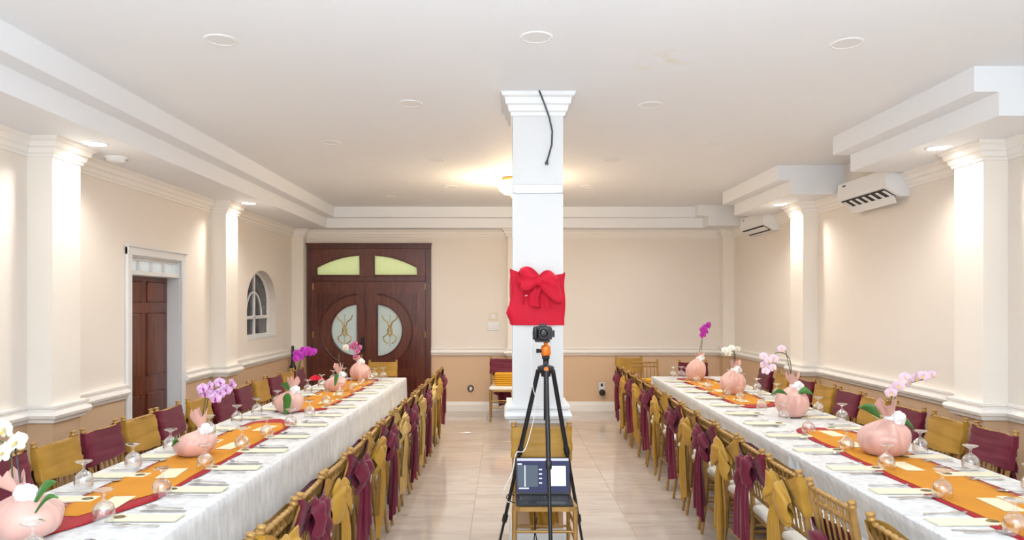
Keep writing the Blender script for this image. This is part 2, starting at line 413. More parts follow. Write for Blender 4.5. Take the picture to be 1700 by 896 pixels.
for nm, (a, b) in zip(('near the camera', 'beyond the side door'), segL):
    trim(sweep(path_side(XL, PD, pil_left, a, b), RAIL, side=-1), M['trim'], 'ivory chair rail on left wall ' + nm)
    o = sweep(path_side(XL, PD, pil_left, a, b), BASE, side=-1).build('baseboard_left', M['trim']); struct(o, 'ivory baseboard of the left wall ' + nm)
trim(sweep(path_side(XL, PD, pil_left, YN, YB), crown(ZS), side=-1), M['trim'], 'crown moulding of the left wall')
pR = path_side(XR, -PD, pil_right, YN, YB)
trim(sweep(pR, RAIL, side=1), M['trim'], 'ivory chair rail on right wall')
struct(sweep(pR, BASE, side=1).build('baseboard_right', M['trim']), 'ivory baseboard of the right wall')
trim(sweep(pR, crown(ZS), side=1), M['trim'], 'crown moulding of the right wall')
pB = [(DX1, YB), (BPX0, YB), (BPX0, YB-PD), (BPX1, YB-PD), (BPX1, YB), (XR-PD, YB)]
trim(sweep(pB, RAIL, side=-1), M['trim'], 'ivory chair rail on far wall')
struct(sweep(pB, BASE, side=-1).build('baseboard_back', M['trim']), 'ivory baseboard of the far wall')
pBc = [(XL+PD, YB)] + pB[1:]
trim(sweep(pBc, crown(ZS), side=-1), M['trim'], 'crown moulding of the far wall')
trim(MB().box(BPX0-.05, BPX1+.05, YB-PD-.05, YB-.023, 0, .21), M['trim'], 'plinth block of the far wall pilaster')

# free-standing square column
CX0, CX1, CY0, CY1 = .054, .401, 4.88, 5.23
co = MB().box(CX0, CX1, CY0, CY1, 0, ZC).build('column', M['colm'])
tag(co, 'white square column standing in the middle of the aisle', None, None, 'structure')
cp = [(CX0,CY0),(CX1,CY0),(CX1,CY1),(CX0,CY1)]
trim(sweep(cp, crown(ZC, .15, .08), True, -1), M['white'], 'white stepped capital of the aisle column')
trim(sweep(cp, [(o*1.0, z) for o, z in RAIL], True, -1), M['white'], 'white rail moulding around the aisle column')
trim(sweep(cp, BASE, True, -1), M['white'], 'white baseboard around the aisle column')

# ------------------------------------------------------------------ mahogany double door
dd = tag(link('door_1', None, None, ((DX0+DX1)/2, YB, 0)), 'dark mahogany double door with oval glass and arched transom', None, None, 'structure')
dcx = (DX0+DX1)/2
L = lambda px: bx(px)-dcx
def dpart(mb, name, m, parent=dd): return mb.build(name, m, parent)
fr = MB().bbox(DX0-dcx, DX0-dcx+.085, -.05, .12, 0, DDT, .006).bbox(DX1-dcx-.085, DX1-dcx, -.05, .12, 0, DDT, .006).bbox(DX0-dcx, DX1-dcx, -.055, .12, DDT-.075, DDT, .006).bbox(DX0-dcx-.012, DX1-dcx+.012, -.07, 0, DDT-.02, DDT+.012, .005)
dpart(fr, 'door_frame', M['wood'])
xa, xb = DX0-dcx+.085, DX1-dcx-.085
dpart(MB().bbox(xa, xb, -.045, .1, bz(467), bz(459), .006), 'transom_bar', M['wood'])
tl0, tl1, tr0, tr1 = L(527), L(598), L(622), L(693)
tz0 = bz(457)
def tarc(t): 
    u = abs(t) - tr0; w = tr1 - tr0
    return bz(424) - (bz(424)-bz(443))*max(0, min(1, (abs(t+ (0)) - abs(L(610)) - .11)/ w))**1.9
mid = L(610)
def tarc(t):
    u = max(0, min(1, (abs(t-mid) - (L(622)-mid))/(L(693)-L(622))))
    return bz(424) - (bz(424)-bz(444))*u**1.9
tp = slab([xa, xb], bz(459), DDT-.075, -.03, .03, [(tl0, tl1, tz0, tarc), (tr0, tr1, tz0, tarc)], 'x')
tpo = dpart(tp, 'transom_panel', M['wood2'])
for (a, b) in ((tl0, tl1), (tr0, tr1)):
    pl = [(a, tz0), (b, tz0)] + [(b+(a-b)*k/14, tarc(b+(a-b)*k/14)) for k in range(15)]
    po = dpart(MB().prism(pl, -.005, .005, 'y'), 'transom_pane', M['pane_green'])
    dpart(MB().tube([(x, -.03, z) for x, z in pl+[pl[0]]], .009, 6), 'pane_bead', M['wood'], po)
dpart(MB().bbox(L(606), L(609.5), -.042, -.028, .012, bz(468), .004), 'astragal', M['wood'])
for sgn, (lx0, lx1, gx, rx) in ((-1, (L(520), L(607.2), L(594), 43/106.)), (1, (L(608.2), L(707), L(627), 41/106.))):
    gz, rz_ = bz(548), 42/106.
    e_hi = lambda t: gz + rz_*math.sqrt(max(0, 1-((t-gx)/rx)**2))
    e_lo = lambda t: gz - rz_*math.sqrt(max(0, 1-((t-gx)/rx)**2))
    g0, g1 = (gx-rx, gx) if sgn < 0 else (gx, gx+rx)
    leaf = dpart(slab([lx0, lx1], .01, bz(466), -.028, .02, [(g0, g1, e_lo, e_hi)], 'x'), 'door_leaf', M['wood2'])
    el = lambda f, n=20, q0=-PI/2, q1=PI/2: [(gx+sgn*rx*f*math.cos(q0+(q1-q0)*k/n), gz+rz_*f*math.sin(q0+(q1-q0)*k/n)) for k in range(n+1)]
    pane = dpart(MB().prism(el(1.0), -.006, .006, 'y'), 'oval_pane', M['pane_grey'], leaf)
    # oval mouldings around the glass
    dpart(MB().tube([(x, -.03, z) for x, z in el(1.03)+[el(1.03)[0]]], .012, 6), 'pane_bead', M['wood'], leaf)
    dpart(MB().tube([(x, -.03, z) for x, z in el(1.42)], .014, 6), 'oval_moulding', M['wood'], leaf)
    # raised spandrel panels above and below the oval
    ox = L(529) if sgn < 0 else L(692)
    f = 1.5
    for up in (1, -1):
        zt = gz + up*62/106.; zi = gz + up*7/106.
        q0 = math.asin(max(-1, min(1, (zi-gz)/(rz_*f)))); pts = []
        for k in range(15):
            q = q0 + (up*PI/2*.93 - q0)*k/14
            pts.append((gx+sgn*rx*f*math.cos(q), gz+rz_*f*math.sin(q)))
        poly = [(ox, zi)] + [p for p in pts if (p[0]-ox)*sgn < -.004 and (zt-p[1])*up > .004]
        poly += [(poly[-1][0], zt), (ox, zt)]
        dpart(MB().prism(poly, -.044, -.02, 'y'), 'raised_panel', M['wood'], leaf)
    q0_, q1_ = sorted((ox, L(594) if sgn < 0 else L(627)))
    dpart(MB().bbox(q0_, q1_, -.044, -.02, bz(673), bz(624), .01), 'raised_panel', M['wood'], leaf)
    # curling brass ornament on the glass
    orn = MB(); cx_ = gx + sgn*rx*.5
    for s2 in (-1, 1):
        orn.tube([(cx_+s2*a/106., -.012, gz+b/106.) for a, b in ((3,-22),(9,-18),(11,-11),(6,-8),(2,-2),(2,6),(4,14),(10,18),(13,25))], .009, 5)
        orn.tube([(cx_+s2*a/106., -.012, gz+b/106.) for a, b in ((0,-10),(4,-4),(3,3),(0,9))], .009, 5)
    orn.tube([(cx_, -.012, gz-.25), (cx_, -.012, gz+.25)], .004, 5)
    dpart(orn, 'brass_ornament', M['brass'], leaf)
    for hz_ in (.35, 1.2, 1.95):
        xh = lx0+.006 if sgn < 0 else lx1-.006
        dpart(MB().tube([(xh, -.034, hz_-.05), (xh, -.034, hz_+.05)], .009, 6), 'hinge', M['brass'], leaf)
    xh = lx1-.045 if sgn < 0 else lx0+.045
    if sgn < 0:
        h = dpart(MB().bbox(xh-.022, xh+.022, -.04, -.026, .92, 1.16, .004), 'lock_plate', M['blackm'], leaf)
        dpart(MB().tube([(xh, -.04, 1.06), (xh, -.08, 1.06), (xh-.1, -.085, 1.06)], .01, 6), 'lever_handle', M['blackm'], leaf)

# ------------------------------------------------------------------ panelled side door in the left wall
sd = tag(link('door_2', None, None, (XL, (DY0+DY1)/2, 0)), 'dark brown six-panel door in a white casing, left wall', None, None, 'structure')
dw = (DY1-DY0)/2
cas = MB()
for s in (-1, 1): cas.bbox(0, .028, s*dw-.001 if s > 0 else -dw-.075, dw+.075 if s > 0 else -dw+.001, 0, DTOP+.07, .006)
cas.bbox(0, .03, -dw-.075, dw+.075, DTOP, DTOP+.075, .006).bbox(0, .045, -dw-.085, dw+.085, DTOP+.07, DTOP+.09, .005)
cas.build('casing', M['white'], sd)
j = MB()
for s in (-1, 1): j.box(-.158, 0, *sorted((s*dw, s*(dw-.012))), 0, DTOP)
j.box(-.158, 0, -dw, dw, DTOP-.012, DTOP)
j.build('jamb', M['white'], sd)
TZ = 1.975
tb = MB().bbox(-.14, -.004, -dw+.012, dw-.012, TZ-.03, TZ+.012, .004).bbox(-.11, -.03, -dw+.012, dw-.012, DTOP-.035, DTOP-.012, .003)
for k in range(1, 4): 
    yy = -dw+.012+(2*dw-.024)*k/4; tb.box(-.09, -.04, yy-.018, yy+.018, TZ+.01, DTOP-.03)
tf = tb.build('transom_frame', M['white'], sd)
for k in range(4):
    y0 = -dw+.012+(2*dw-.024)*k/4; y1 = -dw+.012+(2*dw-.024)*(k+1)/4
    MB().box(-.07, -.06, y0+.016, y1-.016, TZ+.01, DTOP-.033).build('transom_pane', M['pane_white'], tf)
lf = MB().box(-.17, -.125, -dw+.013, dw-.013, .008, TZ-.031).build('door_leaf', M['wood2'], sd)
for (z0, z1) in ((1.70, 1.90), (1.0, 1.60), (.17, .84)):
    for (y0, y1) in ((-.40, -.055), (.055, .40)):
        MB().bbox(-.127, -.113, y0, y1, z0, z1, .012).build('panel', M['wood2'], lf)
MB().lathe([(0,0),(.022,.0),(.022,.006),(.01,.012),(.01,.035),(.026,.045),(.03,.06),(.022,.075),(0,.078)], 12).xf(Matrix.Translation((-.125, -.42, .95)) @ Matrix.Rotation(PI/2, 4, 'Y')).build('knob', M['brass'], lf)
# dark corridor-side backing of the doorway is the leaf itself; threshold
MB().box(-.16, 0, -dw, dw, -.004, .006).build('threshold', M['white'], sd)

# ------------------------------------------------------------------ arched window
wn = tag(link('window_1', None, None, (XL-.12, wyc, 0)), 'arched white-framed window with dark panes in left wall', None, None, 'structure')
arcp = lambda f, n=24: [(wrx*f*math.cos(PI*k/n), WSPR+(WTOP-WSPR)*f*math.sin(PI*k/n)) for k in range(n+1)]
fm = MB(); ring = [(wrx-.02, WSILL+.02)] + [(a*.965, WSPR+(b-WSPR)*.955) for a, b in arcp(1)] + [(-wrx+.02, WSILL+.02), (wrx-.02, WSILL+.02)]
fm.tube([(0, a, b) for a, b in ring], .024, 6)
fm.build('window_frame', M['white'], wn)
zb = 1.50
MB().bbox(-.02, .02, -wrx+.02, wrx-.02, zb-.022, zb+.022, .004).build('glazing_bar', M['white'], wn)
MB().bbox(-.02, .02, -.018, .018, WSILL+.02, WTOP-.02, .004).build('glazing_bar', M['white'], wn)
MB().tube([(0, .30*math.cos(PI*k/16), zb+.34*math.sin(PI*k/16)) for k in range(17)], .015, 6).build('glazing_bar', M['white'], wn)
for s in (-1, 1):
    y0, y1 = sorted((s*.018, s*(wrx-.03)))
    MB().box(-.012, -.006, y0, y1, WSILL+.03, zb-.02).build('pane', M['pane_dark'], wn)
    pl = [(s*.018, zb+.02), (s*(wrx-.03), zb+.02)] + [(s*abs(a)*.95, WSPR+(b-WSPR)*.95) for a, b in (arcp(1)[:13])] + [(s*.018, WSPR+(WTOP-WSPR)*.95)]
    MB().prism(pl, -.012, -.006, 'x').build('pane', M['pane_dark'], wn)
MB().bbox(-.02, .125, -wrx+.003, wrx-.003, WSILL-.02, WSILL+.012, .004).build('window_sill', M['white'], wn)

# ------------------------------------------------------------------ lights of the room
LP = [(-1.545,3.87),(.17,3.83),(1.886,3.92),(-.68,5.10),(1.055,5.14),(-1.55,6.34),(1.876,6.42),(-.68,7.12),(1.07,7.12),(-.674,8.74),(1.02,8.74),(-1.55,9.6),(1.88,9.6)]
LN = ['nearest row left','nearest row middle','nearest row right','second row left of the column','second row right of the column','third row left','third row right','fourth row left of the dome lamp','fourth row right of the dome lamp','fifth row left','fifth row right','farthest row left','farthest row right']
ring_me = MB().lathe([(.072,0),(.072,-.004),(.076,-.006),(.086,-.005),(.09,0)], 28).mesh('trim_ring', M['plast'])
lens_me = MB().lathe([(0,-.0035),(.04,-.0035),(.073,-.003)], 28).mesh('lens', M['unlit'])
lens_on = MB().lathe([(0,-.0035),(.04,-.0035),(.073,-.003)], 28).mesh('lens', M['lit'])
for (x, y), n in zip(LP, LN):
    t = thing('ceiling_light', 'unlit round recessed ceiling light with added glow, ' + n, 'light', (x, y, ZC-.0005), 0, 'unlit recessed ceiling lights with added glow')
    link('trim_ring', ring_me, t); link('lens', lens_me, t)
def spot(x, y, z, power, col, size=1.9):  # bulbs of the lit soffit downlights, and added fill under the unlit fittings
    l = bpy.data.lights.new('bulb_or_fill_spot', 'SPOT'); l.energy = power; l.color = col; l.spot_size = size; l.spot_blend = .7; l.shadow_soft_size = .05
    o = bpy.data.objects.new('bulb_or_fill_spot', l); COL.objects.link(o); o.location = (x, y, z); return o
SL = [(-2.91,5.05,'left soffit, nearest to the camera'),(-2.91,8.08,'left soffit, beyond the side door'),(3.165,5.19,'right soffit, nearest to the camera'),(3.17,8.18,'right soffit, between the air conditioners')]
for (x, y) in LP: spot(x, y, ZC-.03, 19 if abs(x-.17) > .01 else 5, (.89, .945, 1), 2.7)   # added fill spots below the recessed lamps, which are off
for (x, y, n) in SL:
    t = thing('soffit_downlight', 'glowing round downlight in the ' + n, 'light', (x, y, ZS-.0005), 0, 'lit soffit downlights')
    link('trim_ring', ring_me, t); link('lens', lens_on, t)
    spot(x, y, ZS-.03, 26, (1, .96, .90), 2.6)
t = thing('smoke_detector', 'round white smoke detector beside the nearest left soffit downlight', 'detector', (-3.02, 5.52, ZS-.0005))
MB().lathe([(.085,0),(.085,-.012),(.078,-.02)], 24).build('base_plate', M['plast'], t)
MB().lathe([(.072,-.018),(.066,-.035),(.04,-.042),(0,-.043)], 24).build('cover', M['plast'], t)
DLX, DLY = .09, 8.15
t = thing('dome_lamp', 'glowing warm glass dome lamp on ceiling behind the column', 'lamp', (DLX, DLY, ZC-.0005))
MB().lathe([(.0,0),(.115,0),(.13,-.02),(.12,-.045),(.1,-.05)], 28).build('canopy', M['brass'], t)
MB().lathe([(.16,-.045),(.175,-.06),(.172,-.10),(.15,-.145),(.1,-.185),(.04,-.2),(0,-.202)], 32, fn=lambda r, z, a: (r*(1+.03*math.cos(12*a))*math.cos(a), r*(1+.03*math.cos(12*a))*math.sin(a), z)).build('glass_dome', M['dome'], t)
MB().lathe([(.016,-.2),(.02,-.212),(.012,-.228),(0,-.232)], 12).build('finial', M['brass'], t)
l = bpy.data.lights.new('dome_bulb', 'POINT'); l.energy = 34; l.color = (1, .76, .48); l.shadow_soft_size = .16
o = bpy.data.objects.new('dome_bulb', l); COL.objects.link(o); o.location = (DLX, DLY, ZC-.30)

# ------------------------------------------------------------------ air conditioners
def aircon(y0, y1, label, open_):
    t = thing('air_conditioner', label, 'air conditioner', (XR, (y0+y1)/2, 2.635)); w = (y1-y0)/2
    prof = [(0,.0),(-.075,.0),(-.205,.075),(-.213,.10),(-.21,.15),(-.20,.235),(-.18,.25),(0,.25)]
    MB().prism(prof, -w, w, 'y').build('body', M['plast'], t)
    # outlet slot on the lower front with louvres
    a = Vector((-.075, 0, .0)); b = Vector((-.205, 0, .075)); nrm = Vector((-.5, 0, -.866))
    q = MB(); c0 = a.lerp(b, .08)+nrm*.004; c1 = a.lerp(b, .92)+nrm*.004
    q.add([(c0.x,-w+.05,c0.z),(c1.x,-w+.05,c1.z),(c1.x,w-.05,c1.z),(c0.x,w-.05,c0.z)], [(0,1,2,3)])
    so = q.build('air_outlet', M['slot'], t)
    if open_:
        for k in range(7):
            yy = -w+.09+(2*w-.18)*k/6; p = a.lerp(b, .5)+nrm*.006
            MB().bbox(-.045, .045, -.022, .022, -.003, .003, .002).xf(Matrix.Translation((p.x, yy, p.z)) @ Matrix.Rotation(.524, 4, 'Y')).build('vane', M['plast'], so)
        p = a.lerp(b, .05)+nrm*.03
    else: p = a.lerp(b, .55)+nrm*.012
    MB().bbox(-.036, .036, -w+.05, w-.05, -.004, .004, .002).xf(Matrix.Translation(p) @ Matrix.Rotation(.524 if not open_ else 1.2, 4, 'Y')).build('louvre', M['plast'], t)
    MB().box(-.2065, -.204, w-.16, w-.1, .2, .215).build('display', M['grey'], t)
aircon(6.22, 7.12, 'white wall air conditioner with open louvre, nearer one on right wall', True)
aircon(9.16, 10.06, 'white wall air conditioner with closed louvre, farther one on right wall', False)

# ------------------------------------------------------------------ switches, sockets
def plate(name, label, cat, pos, axis, w, h, m, kind):
    t = thing(name, label, cat, pos); 
    def bb(a0, a1, z0, z1, d0, d1): 
        return MB().bbox(a0, a1, -d1, -d0, z0, z1, .003) if axis == 'y' else MB().bbox(d0, d1, a0, a1, z0, z1, .003)
    bb(-w/2, w/2, -h/2, h/2, 0, .01).build('plate', m, t)
    if kind == 'switch': bb(-w*.22, w*.22, -h*.28, h*.28, .008, .016).build('rocker', M['plast'], t)
    if kind == 'double':
        for s in (-1, 1): bb(s*w*.24-w*.15, s*w*.24+w*.15, -h*.28, h*.28, .008, .016).build('rocker', M['plast'], t)
    if kind == 'plug':
        bb(-w*.2, w*.2, -h*.02, h*.35, .008, .013).build('socket', M['slot'], t)
        q = MB().lathe([(0,-.05),(.03,-.045),(.046,-.02),(.05,0),(.046,.02),(.03,.045),(0,.05)], 16).xf(Matrix.Translation((.0, -.055, -.09))); q.build('round_plug', M['black'], t)
    if kind == 'ring':
        q = MB().tube([(.038*math.cos(2*PI*k/16), -.012, .045*math.sin(2*PI*k/16)) for k in range(17)], .012, 6); q.build('ring', M['grey'], t)
plate('light_switch', 'small white light switch on the left wall by the arched window', 'switch', (XL, 8.54, 1.34), 'x', .075, .12, M['plast'], 'switch')
plate('thermostat', 'cream control plate on far wall above the white switch', 'switch', (bx(819), YB, bz(525)), 'y', .14, .11, M['creamp'], 'switch')
plate('light_switch', 'wide white double switch on far wall beside the column', 'switch', (bx(819), YB, bz(541.5)), 'y', .19, .13, M['plast'], 'double')
plate('wall_socket', 'round dark-rimmed socket low on far wall right of the double door', 'socket', (bx(781.5), YB, bz(644.5)), 'y', .07, .09, M['creamp'], 'ring')
plate('wall_socket', 'white wall socket with round black plug right of the column', 'socket', (bx(999), YB, bz(641)), 'y', .09, .13, M['plast'], 'plug')

# made-up window frames, out of view, set around the added fill panels
for k, xc in enumerate((-1.55, 1.85)):
    wb = tag(link('window_%d' % (k+2), None, None, (xc, YN, 0)), 'made-up white window frame around added fill panel behind the camera, %s' % ('left', 'right')[k], None, None, 'structure')
    f_ = MB()
    for s in (-1, 1): f_.bbox(s*1.35-.05, s*1.35+.05, 0, .06, .35, 2.75, .005)
    f_.bbox(-1.4, 1.4, 0, .06, .3, .4, .005).bbox(-1.4, 1.4, 0, .06, 2.7, 2.8, .005)
    f_.build('window_frame', M['white'], wb)

# ------------------------------------------------------------------ chiavari chair
HCH = .90
def post_path(s):   # rear leg continuing into the back post, with turned rings and a finial
    p = [(s*.178,-.225,0),(s*.176,-.195,.22),(s*.176,-.18,.44),(s*.178,-.19,.56),(s*.181,-.213,.70),(s*.184,-.238,.82),(s*.185,-.246,.862),(s*.185,-.247,.868),(s*.1853,-.249,.876),(s*.1855,-.25,.882),(s*.186,-.251,.888),(s*.186,-.252,.897),(s*.186,-.2525,HCH)]
    r = [.011,.013,.0155,.015,.0145,.0145,.0145,.019,.019,.012,.019,.018,.009]
    return p, r
def leg_path(s):
    return [(s*.188,.172,0),(s*.188,.171,.12),(s*.187,.17,.25),(s*.186,.168,.40),(s*.186,.168,.435)], [.0105,.0135,.0135,.016,.016]
def beads(p0, p1, n, r, rb):
    p0, p1 = Vector(p0), Vector(p1); pts = []; rr = []
    for k in range(n):
        a = (k+.5)/n; w = .022/(p1-p0).length
        for d, q in ((-w, r), (-w*.5, rb), (w*.5, rb), (w, r)): pts.append(p0.lerp(p1, a+d)); rr.append(q)
    return [p0]+pts+[p1], [r]+rr+[r]
def bowed(p0, p1, n, bow): 
    p0, p1 = Vector(p0), Vector(p1)
    return [p0.lerp(p1, k/n)+Vector((0, -bow*math.sin(PI*k/n), 0)) for k in range(n+1)]
seat_out = [(-.165,-.185),(-.175,-.165),(-.2,.155),(-.19,.178),(-.15,.19),(.15,.19),(.19,.178),(.2,.155),(.175,-.165),(.165,-.185)]
CH = {}
CH['seat'] = MB().prism(seat_out, .428, .455, 'z').mesh('seat', M['gold_wood'])
cu = MB()
lay = [(1.0,.455),(1.025,.463),(1.03,.476),(1.0,.490),(.93,.497),(.6,.501)]
vs_ = [(x*f, y*f, z) for f, z in lay for x, y in seat_out]; fs_ = []
n_ = len(seat_out)
for k in range(len(lay)-1):
    for i in range(n_): fs_.append((k*n_+i, k*n_+(i+1)%n_, (k+1)*n_+(i+1)%n_, (k+1)*n_+i))
cu.add(vs_, fs_, 0, True); cu.add(vs_[-n_:], [tuple(range(n_))])
CH['cushion'] = cu.mesh('cushion', M['cushion'])
for s, nm in ((-1, 'a'), (1, 'b')):
    CH['leg'+nm] = MB().tube(*leg_path(s), 8).mesh('leg', M['gold_wood'])
    CH['post'+nm] = MB().tube(*post_path(s), 8).mesh('back_post', M['gold_wood'])
tr = MB(); 
for (z, y) in ((.855, -.243), (.80, -.231)):
    pts, rr = beads((-.185, y, z), (.185, y, z), 8, .008, .0135); tr.tube(pts, rr, 7)
CH['top'] = tr.mesh('top_rail', M['gold_wood'])
lr = MB(); pts, rr = beads((-.178, -.19, .565), (.178, -.19, .565), 8, .008, .012); lr.tube(pts, rr, 7)
CH['low'] = lr.mesh('lower_rail', M['gold_wood'])
CH['spindle'] = MB().tube([(0,-.19,.565),(0,-.20,.63),(0,-.202,.64),(0,-.204,.65),(0,-.222,.74),(0,-.224,.75),(0,-.226,.76),(0,-.231,.80)], [.0062,.0062,.0095,.0062,.0062,.0095,.0062,.0062], 6).mesh('spindle', M['gold_wood'])
CH['spindle2'] = MB().tube([(0,-.231,.80),(0,-.237,.826),(0,-.243,.853)], [.006,.009,.006], 6).mesh('spindle', M['gold_wood'])
STR = [((-.187,.17,.20),(.187,.17,.20)),((-.187,.17,.30),(.187,.17,.30)),((-.176,-.198,.22),(.176,-.198,.22)),
       ((-.177,-.195,.24),(-.187,.17,.24)),((.177,-.195,.24),(.187,.17,.24)),((-.177,-.19,.33),(-.187,.17,.33)),((.177,-.19,.33),(.187,.17,.33))]
for i, (a, b) in enumerate(STR): CH['str%d' % i] = MB().tube([a, Vector(a).lerp(Vector(b), .5), b], [.008,.0095,.008], 6).mesh('stretcher', M['gold_wood'])

# sashes: a band around the top of the back, knot, two bow loops and two tails behind it
def band_mesh(z0, z1, seed, m, slack=0.):
    r = random.Random(seed); ph = [r.uniform(0, 6) for _ in range(6)]
    def fn(u, v):
        a = 2*PI*u; ca, sa = math.cos(a), math.sin(a)
        ex = .203*math.copysign(abs(ca)**.3, ca)
        z = z0+(z1-z0)*v; yb = -.184-(z-.56)*.2
        ey = .027*math.copysign(abs(sa)**.4, sa)
        rear = 1 if sa < 0 else 0
        g = max(0, 1-abs(ex)/.19)*rear        # gathered towards the knot at the rear centre
        zz = z + ((z0+z1)/2 - z)*.72*g**.8 - .012*g
        tilt = .5*math.sin(ph[4])
        fold = .0055*math.sin(v*15+ph[0]+ex*9*tilt) + .003*math.sin(v*29+ph[1]-ex*12)
        if rear: fold += .006*math.sin(v*20+ph[2])*g
        edge = .005*math.sin(ex*22+ph[2])*(1 if v in (0, 1) else .4) + (.012*ex/.2*math.sin(ph[5]) if v == 0 else 0)
        return (ex + .003*math.sin(v*11+ph[3]), yb + ey + (abs(fold) if sa > 0 else -abs(fold)), zz+edge)
    return MB().grid(fn, 48, 14, closed=True).mesh('sash', m)
def loop_mesh(d, length, Rr, seed, m, droop):
    # puffed, flattened bow loop leaving the knot sideways (d = +-1), creases radiating from the knot
    r = random.Random(seed); p1, p2, p3 = r.uniform(0, 6), r.uniform(0, 6), r.uniform(0, 6)
    def fn(u, v):
        a = 2*PI*u; t = v
        pr = .2 + .85*math.sin(PI*min(1, .05+.68*t))**.9
        if v == 1: pr *= .8
        wr = 1 + .15*math.cos(5*a+p1+1.5*t)*(1-.3*t) + .09*math.cos(9*a+p2-t)*(1-.35*t) + .04*math.cos(16*a+p3)*(1-.5*t)
        rz = Rr*pr; ry = rz*(.44-.22*t)+.004
        if v == 1: ry *= .5
        x = d*length*(t + .10*math.sin(a+p3)*t)
        return (x, -ry*wr*math.cos(a) - .02*math.sin(PI*t) - .01*math.sin(3*a+p2)*t, rz*wr*math.sin(a) - droop*t**1.4)
    return MB().grid(fn, 44, 12, closed=True).mesh('bow_loop', m)
def tail_mesh(dx, length, w0, w1, seed, m, cut):
    r = random.Random(seed); p1, p2 = r.uniform(0, 6), r.uniform(0, 6); k1 = r.uniform(9, 13)
    def fn(u, v):
        uu = u-.5; w = w0+(w1-w0)*math.sin(min(1, v*1.25)*PI/2)
        L_ = length*(1 + cut*uu)
        x = dx*v + uu*w + .007*math.sin(v*6+p1) 
        y = -.017*math.sin(uu*k1+p1+.6*v)*(.4+.6*v) - .007*math.sin(uu*k1*2.3+p2+v*1.5) - .03*math.sin(min(1, v*2.5)*PI/2) + .02*v
        return (x, y, -L_*v)
    return MB().grid(fn, 22, 16).mesh('sash_tail', m)
KN = MB().lathe([(0,-.036),(.018,-.032),(.03,-.015),(.033,0),(.03,.016),(.018,.032),(0,.036)], 12, fn=lambda r, z, a: (r*math.cos(a)*(1+.1*math.cos(4*a)), r*math.sin(a)*.75, z))
SASH = {}
for key, m in (('m', M['maroon']), ('g', M['goldc']), ('l', M['lame'])):
    kn = KN.mesh('knot', m)
    for v in range(4):
        zr = [(.655,.866),(.635,.86),(.665,.868),(.55,.72)][v]
        sd_ = v*31+ord(key)
        SASH[key, v] = dict(band=band_mesh(zr[0], zr[1], sd_, m), knot=kn, zk=(zr[0]+zr[1])/2-.012, yk=-.19-((zr[0]+zr[1])/2-.56)*.2-.034,
            loops=[loop_mesh(-1, [.16,.13,.11,.18][v], [.085,.078,.09,.075][v], sd_+1, m, [.05,.085,.02,.03][v]), loop_mesh(1, [.14,.17,.15,.17][v], [.08,.09,.085,.085][v], sd_+2, m, [.07,.04,.08,.07][v])],
            tails=[tail_mesh([-.03,-.01,-.02,-.03][v], [.52,.46,.56,.34][v], .075, [.20,.22,.19,.18][v], sd_+3, m, .10), tail_mesh([.05,.03,.04,.05][v], [.40,.53,.44,.30][v], .07, [.18,.17,.21,.17][v], sd_+4, m, -.15)])

def make_chair(name='chiavari_chair'):
    t = link(name, None)
    link('seat', CH['seat'], t); link('cushion', CH['cushion'], t)
    for nm in 'ab': link('leg', CH['leg'+nm], t); link('back_post', CH['post'+nm], t)
    link('top_rail', CH['top'], t); link('lower_rail', CH['low'], t)
    for i in range(6):
        x = -.134+.0536*i; link('spindle', CH['spindle'], t, (x,0,0)); link('spindle', CH['spindle2'], t, (x,0,0))
    for i in range(len(STR)): link('stretcher', CH['str%d' % i], t)
    return t
proto = make_chair(); 
bpy.context.view_layer.update(); index_kids(proto)
used = [False]
def chair(x, y, rz, sash, label, group=None, var=0, bare=False):
    if not used[0]: t = proto; used[0] = True
    else: t = copy_tree(proto)
    t.location = (x, y, 0); t.rotation_euler = (0, 0, rz)
    tag(t, label, 'chair', group)
    if bare:
        for c in t.children:
            if c.name.startswith('cushion'): bpy.data.objects.remove(c)
    if sash:
        d = SASH[sash, var]
        s = link('sash', d['band'], t)
        if R.random() < .5: s.scale = (-1, 1, 1)
        link('knot', d['knot'], s, (0, d['yk'], d['zk']))
        for k in (0, 1):
            link('bow_loop', d['loops'][k], s, (0, d['yk']-.01, d['zk']+.005))
            link('sash_tail', d['tails'][k], s, (0, d['yk']-.005-.012*k, d['zk']-.01))
    return t
CN = {'m': 'maroon', 'g': 'mustard gold', 'l': 'shiny champagne'}
def row(starts, cols, xf, rz, where, grp, jit=.03):
    for k, (z, cc) in enumerate(zip(starts, cols)):
        y = z+.185; x = xf(y)
        var = R.choice([0,1,2,0,1])
        if grp.endswith('aisle side of the right table') and k == 1: var = 3
        chair(x, y, rz+R.uniform(-jit, jit), cc, 'gold chiavari chair with %s sash, %s from camera, %s' % (CN[cc], ORD[k], where), grp, var)
row([2.10,2.57,3.0,3.43,3.94,4.40,4.89,5.42,5.95,6.46,6.98,7.5,8.0,8.52], 'ggmgmgmlmlmlgm', lambda y: -.87+.0145*(y-3)-.25, PI/2, 'aisle side of left table', 'chairs on the aisle side of the left table')
row([3.61,4.07,4.53,4.99,5.44,5.95,6.45,6.93,7.40,7.84,8.27,8.70], 'mgmgmgmmgmgm', lambda y: -2.70+.0228*(y-4.16)+.25, -PI/2, 'wall side of left table', 'chairs on the wall side of the left table')
row([2.34,2.89,3.41,3.88,4.36,4.86,5.32,5.80,6.42,7.0,7.48,7.95,8.42,8.88], 'gmgmgmgmgmgmgm', lambda y: 1.40+.012*(y-3)+.25, -PI/2, 'aisle side of right table', 'chairs on the aisle side of the right table')
row([4.45,4.94,5.45,5.98,6.46,6.97,7.46,8.1,8.68], 'mgmgmgmgm', lambda y: 3.20+.016*(y-4.68)-.25, PI/2, 'wall side of right table', 'chairs on the wall side of the right table')
